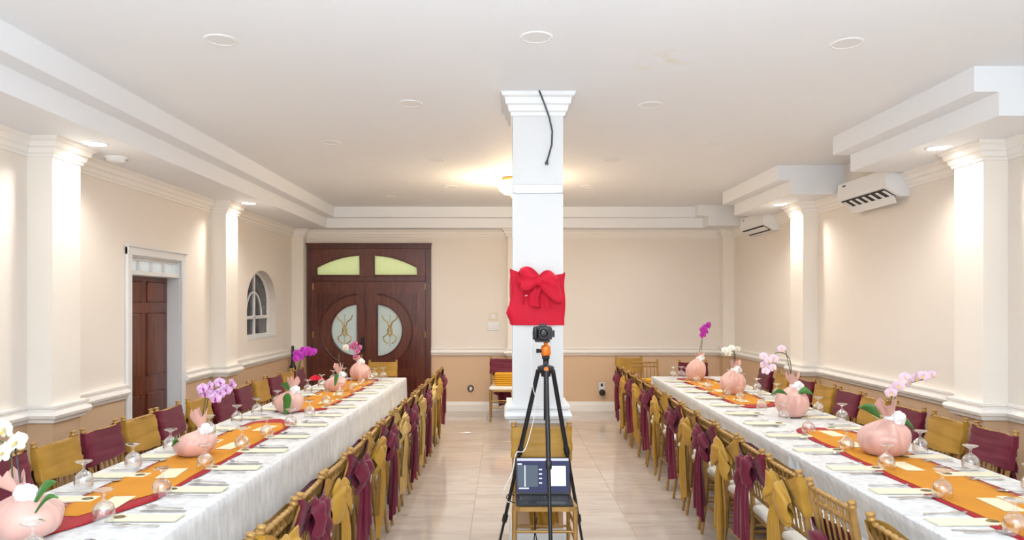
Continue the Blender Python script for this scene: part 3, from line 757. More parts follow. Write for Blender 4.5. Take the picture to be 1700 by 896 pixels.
chair(-1.70, 9.68, PI, 'g', 'gold chiavari chair with mustard gold sash at far head of left table', None, 2)
chair(2.62, 9.66, PI, 'm', 'gold chiavari chair with maroon sash at far head of right table', None, 0)
chair(2.0, 9.80, PI+.1, None, 'gold chiavari chair with bare spindle back near the far wall, right of aisle', None)
chair(1.86, 10.42, PI, 'g', 'gold chiavari chair with mustard gold sash against the far wall, right of aisle', None, 2)
chair(-.02, 10.30, PI, 'm', 'gold chiavari chair with maroon sash holding folded yellow cloth, behind the column', None, 2)
chair(.245, 4.515, PI, 'g', 'gold chiavari chair with mustard sash holding the laptop, before the column', None, 2, True)

# ------------------------------------------------------------------ tables and cloths
TT = .745
def frame(xm, slope):   # table frame: across u, along depth y
    return lambda u, y, z=0: Vector((xm + slope*(y-6) + u, y, z))
TL = frame(-1.79, .0228); TR = frame(2.314, .016)
TW = .945/2
def table(name, label, fr, segs):
    t = thing(name, label, 'table', tuple(fr(0, (segs[0][0]+segs[-1][1])/2)))
    o = Vector(t.location)
    for (a, b) in segs:
        mb = MB(); pts = [fr(-TW+.012, a+.01), fr(TW-.012, a+.01), fr(TW-.012, b-.01), fr(-TW+.012, b-.01)]
        mb.prism([(p.x-o.x, p.y-o.y) for p in pts], TT-.025, TT, 'z').build('tabletop', M['wood2'], t)
        for y in (a+.25, b-.25):
            for u in (-.36, .36):
                p = fr(u, y)-o; MB().tube([(p.x, p.y, 0), (p.x, p.y, TT-.025)], .016, 8).build('leg', M['grey'], t)
table('banquet_table', 'long banquet table under white cloth, left of the aisle', TL, [(1.75, 4.2), (4.2, 6.6), (6.6, 9.02)])
table('banquet_table', 'long banquet table under white cloths, right of the aisle', TR, [(1.8, 4.5), (4.5, 6.85), (6.85, 9.17)])
def tablecloth(fr, y0, y1, label, seed, top=TT+.002, drop=.5, grow=0., push=(0., 0.)):
    r = random.Random(seed); mb = MB(); ph = [r.uniform(0, 6) for _ in range(6)]
    N = int((y1-y0)/.045); NU = 34; w = TW+grow; hz = drop
    Lc = 2*w+2*hz
    def prof(s):   # s in 0..Lc across the cloth, returns (u, z, hang)
        rr = .018
        if s < hz: return (-w, -(hz-s), 1-s/hz)
        if s > Lc-hz: return (w, -(s-(Lc-hz)), (s-(Lc-hz))/hz)
        return (s-hz-w, 0, 0)
    ss = [hz*k/8 for k in range(8)] + [hz, hz+.012] + [hz+2*w*k/12 for k in range(1, 12)] + [hz+2*w-.012, hz+2*w] + [hz+2*w+hz*k/8 for k in range(1, 9)]
    vs = []; 
    for j in range(N+1):
        y = y0+(y1-y0)*j/N
        for s in ss:
            u, z, hg = prof(s); sg = -1 if u < 0 else 1
            wave = hg*(.012*math.sin(y*9+ph[0]+sg)+.007*math.sin(y*23+ph[1]*sg)+.004*math.sin(y*41+ph[2]))+hg*.012 - push[0 if sg < 0 else 1]*min(1, hg*2.2)
            if s in (hz, hz+2*w): z -= .006
            zz = z - (.004*math.sin(y*5+ph[3]) if hg > .95 else 0)
            p = fr(u + sg*wave, y); vs.append((p.x, p.y, top+zz))
    k = len(ss); fs = [(j*k+i, j*k+i+1, (j+1)*k+i+1, (j+1)*k+i) for j in range(N) for i in range(k-1)]
    mb.add(vs, fs, 0, True)
    # end drops
    for (yy, d) in ((y0, -1), (y1, 1)):
        def fn(a, b):
            u = -w+2*w*a; hg = b
            p = fr(u*(1+.03*hg), yy+d*(hg*.02+hg*.012*math.sin(u*14+ph[4])))
            return (p.x, p.y, top-hz*b-(.006 if b == 0 else 0))
        if not (grow == 0. and d == 1 and y1 < 5): mb.grid(fn, 24, 8)
    o = mb.build('tablecloth', M['cloth'])
    return tag(o, label, 'tablecloth')
tablecloth(TL, 1.74, 9.03, 'white damask tablecloth draped over the left table', 1, push=(.085, 0.))
tablecloth(TR, 4.42, 9.18, 'white damask tablecloth over far part of right table', 2, push=(.09, .05))
tablecloth(TR, 1.79, 4.53, 'white damask tablecloth over near part of right table, overlapping the seam', 3, TT+.004, .5, .006, (.09, .05))
ZT = TT+.0052

def runner(fr, pts, z, m, name, label, thick=.0016, seed=0):
    r = random.Random(seed); mb = MB(); ph = r.uniform(0, 6)
    # outline in (u, y); cross strips between left and right edge so that the cloth can ripple
    ys = [p[0] for p in pts]; y0, y1 = min(ys), max(ys)
    def edge(y, k):
        for a, b in zip(pts[:-1], pts[1:]):
            if a[0] <= y <= b[0]:
                f = (y-a[0])/max(1e-6, b[0]-a[0]); return a[k]+(b[k]-a[k])*f
        return pts[-1][k]
    def fn(a, b):
        y = y0+(y1-y0)*b; l, rr = edge(y, 1)+.006*math.sin(y*13+ph), edge(y, 2)+.006*math.sin(y*11+ph*2)
        p = fr(l+(rr-l)*a, y); return (p.x, p.y, z+.0007*math.sin(y*9+a*3+ph))
    mb.grid(fn, 8, 60)
    o = mb.build(name, m); sm = o.modifiers.new('thickness', 'SOLIDIFY'); sm.thickness = thick; sm.offset = 1
    return tag(o, label, 'table runner')
zr, zg = ZT+.0012, ZT+.0042
# each outline row is (depth, left edge, right edge)
runner(TL, [(2.80,-.10,-.06),(3.05,-.20,.07),(3.42,-.23,.17),(5.50,-.23,.17),(5.66,-.20,.10),(5.80,-.08,-.04)], zr, M['red'], 'red_runner', 'crimson table runner under the near amber runner, left table', seed=1)
runner(TL, [(3.15,-.10,-.04),(3.30,-.18,.02),(3.55,-.215,.135),(5.35,-.21,.14),(5.58,-.16,.05)], zg, M['orange'], 'gold_runner', 'amber gold table runner on near part of left table', seed=2)
runner(TL, [(6.18,-.22,.04),(6.3,-.23,.20),(8.72,-.23,.20),(8.80,-.2,.15)], zr, M['red'], 'red_runner', 'crimson table runner under the far amber runner, left table', seed=3)
runner(TL, [(6.28,-.2,.05),(6.42,-.205,.165),(8.58,-.205,.165),(8.66,-.15,.10)], zg, M['orange'], 'gold_runner', 'amber gold table runner on far part of left table', seed=4)
runner(TR, [(1.95,-.22,.26),(5.20,-.17,.27),(5.32,-.12,.26),(5.42,-.02,.02)], zr, M['red'], 'red_runner', 'crimson table runner under the near amber runner, right table', seed=5)
runner(TR, [(1.98,-.18,.22),(5.08,-.13,.24),(5.26,-.06,.20)], zg, M['orange'], 'gold_runner', 'amber gold table runner on near part of right table', seed=6)
runner(TR, [(6.40,-.12,.0),(6.55,-.2,.22),(8.80,-.22,.22),(8.9,-.2,.18)], zr, M['red'], 'red_runner', 'crimson table runner under the far amber runner, right table', seed=7)
runner(TR, [(6.60,-.15,.13),(6.72,-.165,.185),(8.68,-.18,.185),(8.76,-.14,.12)], zg, M['orange'], 'gold_runner', 'amber gold table runner on far part of right table', seed=8)

# ------------------------------------------------------------------ place settings
gob = MB().lathe([(.0425,0),(.0445,.018),(.044,.04),(.038,.056),(.024,.068),(.009,.076),(.0065,.084),(.007,.094),(.012,.102),(.030,.108),(.0385,.112),(.0385,.115),(.028,.1125),(0,.1125)], 22)
gob.lathe([(.0415,.0005),(.0425,.02),(.0415,.040),(.035,.054),(.02,.064),(0,.067)], 22)
gob.xf(Matrix.Diagonal((1.03, 1.03, 1.2, 1)))
GOB = gob.mesh('goblet', M['glass'])
def knife_mb():
    mb = MB(); o = [(-.0055,0),(.0055,0),(.0065,.05),(.006,.095),(.009,.105),(.0105,.15),(.009,.195),(.002,.215),(-.005,.2),(-.006,.11),(-.0055,.095)]
    return mb.prism([(x, y) for x, y in o], 0, .003, 'z')
def handle(mb, l=.125):
    return mb.tube([(0,0,.003),(0,.03,.004),(0,.08,.005),(0,l,.008)], [.006,.0065,.004,.003], 6, flat=.4)
def spoon_mb():
    mb = handle(MB())
    def fn(u, v):
        a = 2*PI*u; r = v
        return (.019*r*math.sin(a), .155+.032*r*math.cos(a), .003+.009*r*r)
    return mb.grid(fn, 16, 4, closed=True)
def fork_mb():
    mb = handle(MB())
    mb.prism([(-.004,.12),(.004,.12),(.0115,.145),(.0115,.16),(-.0115,.16),(-.0115,.145)], .007, .0095, 'z')
    for k in range(4):
        x = -.0095+.0063*k; mb.tube([(x,.158,.008),(x,.18,.006),(x*.95,.2,.012)], [.002,.0018,.001], 5)
    return mb
ROTC = Matrix.Rotation(-PI/2, 4, 'Z')   # cutlery local: along +x, from the table edge inwards
KNI = knife_mb().xf(ROTC).mesh('knife', M['steel']); SPO = spoon_mb().xf(ROTC).mesh('spoon', M['steel']); FOR = fork_mb().xf(ROTC).mesh('fork', M['steel'])
nap = MB(); nap.bbox(0, .31, -.05, .05, 0, .0032, .001); nap.bbox(.003, .307, -.047, .047, .003, .006, .001)
NAP = nap.mesh('folded_cloth', M['napkin'])
MED = MB().lathe([(0,.004),(.02,.0035),(.027,.001),(.028,0)], 18).mesh('oval_medallion', M['medal'])
CARD = MB().bbox(-.052, .052, -.11, .11, 0, .0012, .0004).mesh('menu_card', M['card'])
def setting(fr, side, y, k, where, glass_u, gy, short):
    # side: -1 = diner on the left edge facing +x, +1 = diner on the right edge facing -x
    rz = 0 if side < 0 else PI
    d = 1 if side < 0 else -1           # inward direction
    e = side*TW
    n = '%s from camera, %s' % (ORD[k], where)
    p = fr(e + d*.045, y, ZT+.0003); rr = lambda a=.04: rz+R.uniform(-a, a)
    t = thing('napkin', 'pale yellow folded napkin with oval medallion, ' + n, 'napkin', tuple(p), rr(.03), 'napkins ' + where)
    link('folded_cloth', NAP, t); m_ = link('oval_medallion', MED, t, (.268, 0, .0061)); m_.scale = (1, .8, 1)
    hand = d                             # right hand of the diner: facing +x -> right is -y
    ky = y - hand*.105; sy = y - hand*.155; fy = y + hand*.115
    o = link('knife', KNI, None, tuple(fr(e+d*.07, ky, ZT+.0002)), rr(.08)); tag(o, 'steel table knife, ' + n, 'knife', 'knives ' + where)
    o = link('spoon', SPO, None, tuple(fr(e+d*.10, sy+hand*.015, ZT+.001)), rr(.12)); tag(o, 'steel table spoon, ' + n, 'spoon', 'spoons ' + where)
    o = link('fork', FOR, None, tuple(fr(e+d*.08, fy, ZT+.001)), rr(.08)); tag(o, 'steel table fork, ' + n, 'fork', 'forks ' + where)
    if glass_u is not None:
        o = link('goblet', GOB, None, (glass_u, gy, ZT+.0035), R.uniform(0, 6)); tag(o, 'upturned clear glass goblet, ' + n, 'glass', 'goblets ' + where)
def settings(fr, side, ys, gl, where):
    for k, y in enumerate(ys):
        g = gl[k] if k < len(gl) else None
        setting(fr, side, y, k, where, g[0] if g else None, g[1] if g else None, None)
yL = [3.08,3.477,4.05,4.60,5.0,5.41,5.9,6.56,7.11,7.6,8.12,8.53]
gx = [-1.738,-1.677,-1.707,-1.70,-1.675,-1.63,-1.62,-1.645,-1.65,-1.64,-1.638,-1.61]
def S_(y0, n, p): return [y0+p*i for i in range(n)]
settings(TL, 1, [2.66,3.13,3.6,4.08,4.55,5.02,5.5,5.97,6.45,6.95,7.45,7.95,8.45], [(-1.74,2.62)]+list(zip(gx, yL)), 'aisle side of left table')
settings(TL, -1, [3.42,3.90,4.38,4.86,5.35,5.85,6.33,6.80,7.30,7.8,8.3], [(-2.15,3.63),(-2.133,4.08),(-2.14,4.55),(-2.12,5.10),(-2.11,5.60),(-2.10,6.02),(-2.09,6.53),(-2.08,7.0),(-2.07,7.48),(-2.06,8.0),(-2.05,8.5)], 'wall side of left table')
settings(TR, -1, [2.62,3.07,3.57,4.07,4.57,5.07,5.57,6.07,6.57,7.07,7.57,8.07,8.57], [(2.09,2.60),(2.09,2.91),(2.124,3.45),(2.17,4.04),(2.19,4.55),(2.20,5.147),(2.24,5.7),(2.27,6.28),(2.25,6.8),(2.22,7.1),(2.21,7.75),(2.25,8.34),(2.26,8.8)], 'aisle side of right table')
settings(TR, 1, [3.42,3.92,4.36,4.86,5.36,5.86,6.36,6.86,7.36,7.86,8.36], [(2.63,3.55),(2.64,4.03),(2.63,4.5),(2.68,5.1),(2.70,5.69),(2.69,6.1),(2.70,6.6),(2.72,7.1),(2.70,7.6),(2.71,8.1),(2.72,8.6)], 'wall side of right table')
for k, (x, y, n) in enumerate([(-1.62,8.86,'left one at far end of left table'),(-1.52,8.88,'right one at far end of left table'),(2.13,9.0,'left one at far end of right table'),(2.24,9.02,'right one at far end of right table'),(-2.0,8.84,'by the wall corner at far end of left table')]):
    tag(link('goblet', GOB, None, (x, y, ZT+.0003)), 'upturned clear glass goblet, ' + n, 'glass', 'goblets at the far table heads')
cards = [(TL, -1.84,3.35,'first','near runner of left table'),(TL,-1.84,3.93,'second','near runner of left table'),(TL,-1.80,4.68,'third','near runner of left table'),(TL,-1.80,5.34,'fourth','near runner of left table'),
         (TL,-1.70,6.75,'first','far runner of left table'),(TL,-1.72,7.35,'second','far runner of left table'),(TL,-1.72,8.2,'third','far runner of left table'),
         (TR,2.32,3.32,'first','near runner of right table'),(TR,2.31,4.1,'second','near runner of right table'),(TR,2.32,4.74,'third','near runner of right table'),(TR,2.36,5.12,'fourth','near runner of right table'),
         (TR,2.28,6.85,'first','far runner of right table'),(TR,2.30,7.6,'second','far runner of right table'),(TR,2.32,8.2,'third','far runner of right table')]
for (fr, x, y, n, w) in cards:
    tag(link('menu_card', CARD, None, (x, y, zg+.0026), R.uniform(-.12, .12)), 'cream menu card, %s from camera, on the %s' % (n, w), 'card', 'menu cards on the runners')

# ------------------------------------------------------------------ orchids in organza-wrapped pots
def petal(mb, ang, l, w, mi, lift=.25, tw=0):
    def fn(u, v):
        uu = u*2-1; prof = math.sin(PI*min(1, v*.92+.05))**.7
        x = uu*w*prof; y = l*v; z = lift*l*v*(1-v)*1.6 - abs(uu)*.12*w
        c, s = math.cos(ang), math.sin(ang)
        return (x*c - y*s, -z, x*s + y*c)
    mb.grid(fn, 4, 5, mi)
def blossom_mesh(m, lip):
    mb = MB()
    for a in (0, 2.2, -2.2): petal(mb, a, 1.0, .42, 0)
    for a in (1.25, -1.25): petal(mb, a, 1.05, .66, 0, .32)
    mb.grid(lambda u, v: ((u*2-1)*.22*math.sin(PI*min(1, v+.1)), -.12-.3*math.sin(v*2.2), -.05-.42*v), 4, 4, 1)
    mb.lathe([(0,.0),(.10,.05),(.12,.14),(.05,.2),(0,.21)], 8, mi=1, fn=lambda r, z, a: (r*math.cos(a), -z, r*math.sin(a)))
    return mb.mesh('blossom', [m, lip])
BL = {k: blossom_mesh(M[k], M[l]) for k, l in (('mag','lipm'),('pinkwhite','lipm'),('palepink','lipy'),('rose','lipm'),('whitep','lipy'))}
def leaf_mb(base, tip, w, side=Vector((0,0,1)), sag=.03):
    base, tip = Vector(base), Vector(tip); ax = tip-base; s = ax.cross(Vector((0,1,0)))
    if s.length < 1e-4: s = Vector((1,0,0))
    s.normalize(); s = (s + Vector((0,.6,0))).normalized()
    def fn(u, v):
        uu = u*2-1; ww = w*math.sin(PI*min(1, v*.93+.06))**.75
        return base + ax*v + s*uu*ww + Vector((0,0, sag*math.sin(PI*v)-.25*ww*abs(uu)*0)) + Vector((0, -.012*(1-uu*uu), 0))
    return MB().grid(fn, 6, 12)
def orchid(label, loc, wd, h, seed, blooms, bkind, bsize, stem, tuft, rib, leaves, tuft_col='organza'):
    r = random.Random(seed); x, y = loc; z = ZT+.007
    t = thing('potted_orchid', label, 'orchid', (x, y, z), 0, 'wrapped orchids on the tables')
    o = Vector((x, y, z)); p1, p2 = r.uniform(0, 6), r.uniform(0, 6); Rr = wd/2
    lean = r.uniform(-.1, .1)*0
    prof = [(0,.0),(.5,.0),(.62,.015),(.76,.07),(.9,.19),(.98,.33),(1.0,.46),(.97,.57),(.88,.68),(.72,.78),(.53,.86),(.36,.92),(.23,.965),(.16,1.0)]
    rb = Vector(rib)-o   # where the ribbon ties the wrap
    FO = [(r.uniform(.05,.10), r.choice([1,2,3]), r.uniform(0,6), fq, r.uniform(0,6), r.uniform(-2.5,2.5)) for fq in (6, 9, 13, 17)]
    def fn(rr, zz, a):
        k = max(0, zz-.25)
        f = 1 + .05*math.cos(3*a+p1+zz*2)*min(1, zz*3)
        g_ = sum(am*(.5+.5*math.cos(a*n1+ph))**2*math.cos(fq*a+p3+tw*zz) for am, n1, ph, fq, p3, tw in FO)
        f += g_*(.38*min(1, zz*4)+1.9*k*k)
        q = zz**2.2
        return (rr*Rr*f*math.cos(a)+rb.x*q, rr*Rr*f*math.sin(a)+rb.y*q, zz*rb.z)
    MB().lathe(prof, 72, fn=fn).build('organza_wrap', M['organza'], t)
    # gathered tuft of organza above the ribbon
    tv = Vector(tuft)-o
    def tf_(u, v):
        a = 2*PI*u; c = rb.lerp(tv, v); rad = Rr*(.15+.26*v+.1*v*math.cos(3*a+p1)); 
        return (c.x+rad*math.cos(a), c.y+rad*.8*math.sin(a), c.z+.03*v*math.cos(4*a+p2))
    MB().grid(tf_, 20, 6, closed=True).build('organza_tuft', M['organza'], t)
    rbm = MB().lathe([(.16*Rr*1.25,-.014),(.2*Rr*1.25,0),(.16*Rr*1.25,.014)], 14, (rb.x, rb.y, rb.z))
    def ros(u, v):   # ruffled ribbon rosette
        a = 2*PI*u; b = PI*v; rr_ = Rr*.30*(1+.22*math.cos(5*a+p1)*math.sin(b)+.14*math.cos(4*b+3*a+p2))
        return rb + Vector((.25*Rr, -.16*Rr, .0)) + Vector((rr_*math.sin(b)*math.cos(a), rr_*.8*math.sin(b)*math.sin(a), rr_*math.cos(b)))
    rbm.grid(ros, 26, 12, closed=True)
    rbm.grid(lambda u, v: rb + Vector((.25*Rr + (u-.5)*.03 - .05*v, -.3*Rr-.02*math.sin(v*3), -.07*v)), 3, 6)
    rbm.build('ribbon_bow', M['ribbon'], t)
    if stem:
        pts = [Vector(p)-o for p in stem]; sm = []
        for i in range(len(pts)-1):
            for k in range(4):
                a = pts[max(i-1,0)]; b = pts[i]; c_ = pts[i+1]; d = pts[min(i+2, len(pts)-1)]; q = k/4
                sm.append(.5*((2*b)+(-a+c_)*q+(2*a-5*b+4*c_-d)*q*q+(-a+3*b-3*c_+d)*q**3))
        sm.append(pts[-1])
        MB().tube(sm, .0038, 6).build('flower_stem', M['stem'], t)
        MB().tube([rb, rb.lerp(pts[min(2, len(pts)-1)], 1.05)+Vector((.012,.01,.02))], .003, 6).build('stake', M['stake'], t)
    for k, b in enumerate(blooms):
        bk = bkind[k % len(bkind)] if isinstance(bkind, (list, tuple)) else bkind
        p = Vector(b)-o; q = link('blossom', BL[bk], t, tuple(p)); s = bsize*r.uniform(.88, 1.1); q.scale = (s, s, s)
        q.rotation_euler = (r.uniform(-.4, .25), r.uniform(-.4, .4), r.uniform(-.7, .7))
    for (b, e, w) in leaves: leaf_mb(Vector(b)-o, Vector(e)-o, w).build('leaf', M['leaf'], t)
    return t
def pts(d, lst, jit=.0, seed=3):
    r = random.Random(seed); return [P(a, b, d + r.uniform(-jit, jit)) for a, b in lst]
d = 2.88
orchid('pink wrapped orchid with large white blossoms, nearest on left table', (wx(46, d), d), .262, .2, 1, pts(d-.03, [(8,712),(28,734),(6,752)], .02), 'whitep', .047,
       pts(d, [(22,812),(20,780),(18,752),(8,737),(-6,728)]), P(16,790,d), P(36,818,d), [(P(56,838,d-.02),P(94,800,d-.05),.022),(P(60,850,d-.08),P(98,826,d-.1),.012)])
d = 4.40
orchid('pink wrapped orchid with pink and white blossoms, second on left table', (wx(322, d), d), .236, .2, 2, pts(d-.02, [(337,645),(349,641),(365,635),(352,655),(375,647),(386,637),(358,661),(340,653),(366,652)], .035), 'pinkwhite', .036,
       pts(d, [(334,706),(338,680),(344,655),(358,645),(384,640)]), P(328,684,d), P(336,712,d), [(P(300,735,d-.08),P(286,741,d-.1),.018)])
d = 6.15
orchid('pink wrapped orchid with deep magenta blossoms, third on left table', (wx(480, d), d), .245, .2, 3, pts(d-.02, [(492,586),(499,592),(506,587),(517,586),(521,583),(511,581),(491,595),(503,581)], .04), 'mag', .034,
       pts(d, [(487,642),(492,625),(496,605),(504,592),(518,587)]), P(488,629,d), P(486,647,d), [(P(474,687,d-.135),P(479,652,d-.125),.052),(P(482,650,d),P(466,639,d),.035)])
d = 7.6
orchid('pink wrapped orchid with bare spike, fourth on left table', (wx(555, d), d), .228, .18, 4, [], 'mag', .03,
       pts(d, [(564,622),(563,605),(562,588)]), P(562,606,d), P(564,622,d), [(P(556,640,d-.12),P(561,620,d-.07),.028)])
d = 8.64
orchid('pink wrapped orchid with dusty pink and white blossoms, farthest on left table', (wx(598, d), d), .25, .2, 5, pts(d-.02, [(589,571),(593,583),(591,592),(574,577),(585,576),(597,577)], .03), ['rose','rose','rose','whitep','rose','rose'], .042,
       pts(d, [(595,600),(593,588),(588,576),(575,577)]), P(594,592,d), P(596,600,d), [])
d = 4.42
orchid('pink wrapped orchid with arching pale pink spray, nearest on right table', (wx(1467, d), d), .30, .25, 6, pts(d-.02, [(1479,652),(1492,640),(1509,635),(1503,626),(1520,627),(1533,624),(1547,622),(1484,645)], .035), 'palepink', .034,
       pts(d, [(1477,690),(1480,660),(1490,644),(1515,634),(1545,627)]), P(1472,668,d), P(1477,694,d), [(P(1460,692,d),P(1424,676,d+.05),.03),(P(1490,698,d),P(1518,714,d),.022)])
d = 5.9
orchid('pink wrapped orchid with drooping pale pink spray, second on right table', (wx(1315, d), d), .255, .22, 7, pts(d-.02, [(1268,591),(1269,606),(1283,610),(1298,579),(1285,595),(1271,616),(1275,598)], .035), 'palepink', .036,
       pts(d, [(1314,630),(1312,600),(1303,587),(1288,586),(1277,600)]), P(1315,622,d), P(1317,640,d), [(P(1306,654,d-.1),P(1279,656,d-.12),.022),(P(1325,652,d-.1),P(1350,655,d-.1),.028)])
d = 7.35
orchid('pink wrapped orchid with small white blossoms, third on right table', (wx(1216, d), d), .255, .2, 8, pts(d-.02, [(1204,581),(1214,578),(1224,579),(1209,586)], .03), 'whitep', .036,
       pts(d, [(1220,612),(1221,596),(1218,584),(1206,582)]), P(1220,601,d), P(1218,613,d), [])
d = 8.62
orchid('pink wrapped orchid with tall magenta spike, farthest on right table', (wx(1155, d), d), .235, .2, 9, pts(d-.02, [(1168,547),(1176,540),(1167,556),(1171,543),(1172,550)], .03), 'mag', .045,
       pts(d, [(1162,597),(1165,575),(1166,556),(1172,544)]), P(1163,588,d), P(1159,594,d), [])
cl = MB()
def crum(u, v):
    a = 2*PI*u; r_ = .085*(1-v*.9)*(1+.25*math.cos(3*a+v*3)+.12*math.cos(7*a))
    return (r_*math.cos(a), r_*math.sin(a), .0+.06*v**.7+.012*math.sin(5*a)*(v > 0)*(1-v))
tag(cl.grid(crum, 28, 8, closed=True).build('red_napkin', M['redc'], None, (wx(524, 8.75), 8.75, ZT+.001)), 'crumpled bright red napkin at wall corner of left table', 'napkin')

# ------------------------------------------------------------------ things around the column
# red satin wrap with a bow
rw = thing('column_wrap', 'bright red satin wrap with a bow tied around the white column', 'cloth', (.2275, 5.055, 1.545))
hw = (CX1-CX0)/2
def wrapf(u, v):
    a = 2*PI*u; q = math.tan(PI/4); ca, sa = math.cos(a), math.sin(a); m_ = max(abs(ca), abs(sa))
    x, y = ca/m_, sa/m_
    off = .013+.004*math.sin(v*9+a*3)+.003*math.sin(a*9)
    top = .335 + (.055*max(0, -x) if y < -.5 else .05*(x < 0)) + (.03*max(0, x)) if y < .9 else .36
    if y <= -.99: top = .325+.06*max(0, -x)**1.3+.03*max(0, x)
    bulge = (.028*math.exp(-((v-.22)/.1)**2) if x < -.98 else 0)
    return (x*(hw+off+bulge), y*(hw+off), top*v)
mb = MB().grid(wrapf, 96, 14, closed=True)
mb.build('cloth_band', M['redc'], rw)
kb = Vector((.005, -hw-.032, .30))
def big_loop(d_, ln, Rr, dr, seed):
    return loop_mesh(d_, ln, Rr, seed, M['redc'], dr)
link('bow_loop', big_loop(-1, .135, .072, .005, 5), rw, tuple(kb+Vector((0,0,.015))))
link('bow_loop', big_loop(1, .15, .088, .07, 6), rw, tuple(kb))
link('knot', KN.mesh('knot', M['redc']), rw, tuple(kb+Vector((0,-.012,.0))))
q = link('bow_tail', tail_mesh(-.02, .165, .12, .18, 8, M['redc'], .15), rw, tuple(kb+Vector((0,.018,-.01))))
for (x, z) in ((-.085, .20), (.15, .188)): MB().tube([(x-.012, -hw-.02, z), (x+.012, -hw-.02, z+.004)], .004, 6).build('pin', M['ribbon'], rw)
# cable dangling from the capital
cb = [P(895,150,4.79),P(903,170,4.83),P(912,195,4.855),P(917,218,4.86),P(916,240,4.86),P(911,258,4.86),P(908.5,266,4.858)]
t = thing('hanging_cable', 'dark grey cable dangling down the column from its capital', 'cable', tuple(cb[0]))
MB().tube([p-cb[0] for p in cb], .006, 8).build('cord', M['grey'], t)
MB().tube([cb[-1]-cb[0], cb[-1]-cb[0]+Vector((-.004,0,-.018)), cb[-1]-cb[0]+Vector((-.006,0,-.03))], [.007,.012,.010], 8).build('connector', M['grey'], t)
# clear plastic strip
t = thing('plastic_strip', 'clear plastic strip clipped across the upper column', 'strip', (.2275, CY0, 2.478))
MB().bbox(-.168, .172, -.014, -.002, -.03, .028, .004).build('clear_bar', M['clear'], t)
MB().tube([(-.17,-.012,-.022),(.172,-.012,-.02)], .006, 6).build('lower_lip', M['clear'], t)
for x in (-.155, .155): MB().bbox(x-.012, x+.012, -.02, 0, -.022, .0, .003).build('clip', M['plast'], t)

# tripod with camera
AP = Vector((.254, 4.40, 1.293))
tp_ = thing('camera_tripod', 'black tripod with orange ball head standing over the laptop chair', 'tripod', (AP.x, AP.y, 0))
O = Vector((AP.x, AP.y, 0))
def tleg(root, foot):
    root, foot = Vector(root)-O, Vector(foot)-O
    g = lambda a: root.lerp(foot, a)
    lg = MB().tube([g(0), g(.42)], .0145, 8).tube([g(.42), g(.8)], .0115, 8).tube([g(.8), g(.98)], .009, 8).build('leg', M['blackm'], tp_)
    for a in (.42, .8): MB().tube([g(a-.02), g(a-.015), g(a+.02), g(a+.025)], [.015,.0185,.0185,.013], 8).build('twist_lock', M['black'], lg)
    MB().tube([g(.975), g(1.0)], [.013, .012], 8).build('rubber_foot', M['black'], lg)
tleg((AP.x-.045, AP.y+.03, 1.28), (-.05, 4.855, .0))
tleg((AP.x+.045, AP.y+.03, 1.28), (.542, 4.855, .0))
tleg((AP.x, AP.y-.045, 1.28), (.268, 4.02, .0))
MB().lathe([(0,-.05),(.028,-.05),(.032,-.03),(.05,-.02),(.052,.01),(.03,.02),(.018,.022),(.018,.055),(.024,.06),(.024,.078),(0,.078)], 16, tuple(AP-O)).build('centre_block', M['blackm'], tp_)
MB().tube([AP-O+Vector((0,.005,0)), AP-O+Vector((0,.005,-.32))], .013, 10).build('centre_tube', M['black'], tp_)
MB().lathe([(0,.078),(.026,.078),(.03,.084),(.03,.132),(.026,.141),(.012,.144),(.012,.156),(.02,.16),(0,.163)], 18, tuple(AP-O)).build('ball_head', M['orangem'], tp_)
MB().tube([AP-O+Vector((-.028,-.005,.108)), AP-O+Vector((-.058,-.01,.108))], [.011,.014], 10).build('clamp_knob', M['black'], tp_)
MB().tube([AP-O+Vector((0,-.048,.0)), AP-O+Vector((0,-.054,.0))], .014, 10).build('badge', M['orangem'], tp_)
cz = AP.z+.164
cm = thing('digital_camera', 'black digital camera mounted on the tripod facing the viewer', 'camera', (AP.x-.02, AP.y-.005, cz)); cm.scale = (.88, .88, .95)
MB().bbox(-.055, .05, -.04, .045, 0, .016, .004).build('mount_plate', M['black'], cm)
body = [(-.068,.016),(.062,.016),(.066,.03),(.066,.085),(.058,.098),(.03,.102),(.022,.118),(-.018,.118),(-.027,.102),(-.058,.1),(-.068,.088)]
MB().prism(body, -.03, .03, 'y').build('body', M['black'], cm)
MB().tube([(-.052,-.032,.02),(-.052,-.04,.06),(-.052,-.034,.092)], [.018,.021,.016], 10).build('grip', M['black'], cm)
lc = Vector((.004, 0, .058))
MB().lathe([(.04,0),(.041,.03),(.036,.034),(.036,.06),(.033,.064),(.028,.064),(.027,.05),(0,.046)], 24, fn=lambda r, z, a: (r*math.cos(a)+lc.x, -z-.028, r*math.sin(a)+lc.z)).build('lens_barrel', M['blackm'], cm)
MB().lathe([(0,.051),(.016,.05),(.027,.047)], 20, fn=lambda r, z, a: (r*math.cos(a)+lc.x, -z-.028, r*math.sin(a)+lc.z)).build('lens_glass', M['lens'], cm)
MB().tube([(.004+.0335*math.cos(2*PI*k/20), -.092, .058+.0335*math.sin(2*PI*k/20)) for k in range(21)], .002, 5).build('lens_ring', M['grey'], cm)
MB().bbox(-.014, .018, -.036, -.026, .104, .114, .002).build('badge', M['grey'], cm)
MB().bbox(.07, .084, -.01, .03, .03, .075, .003).build('side_screen', M['black'], cm)
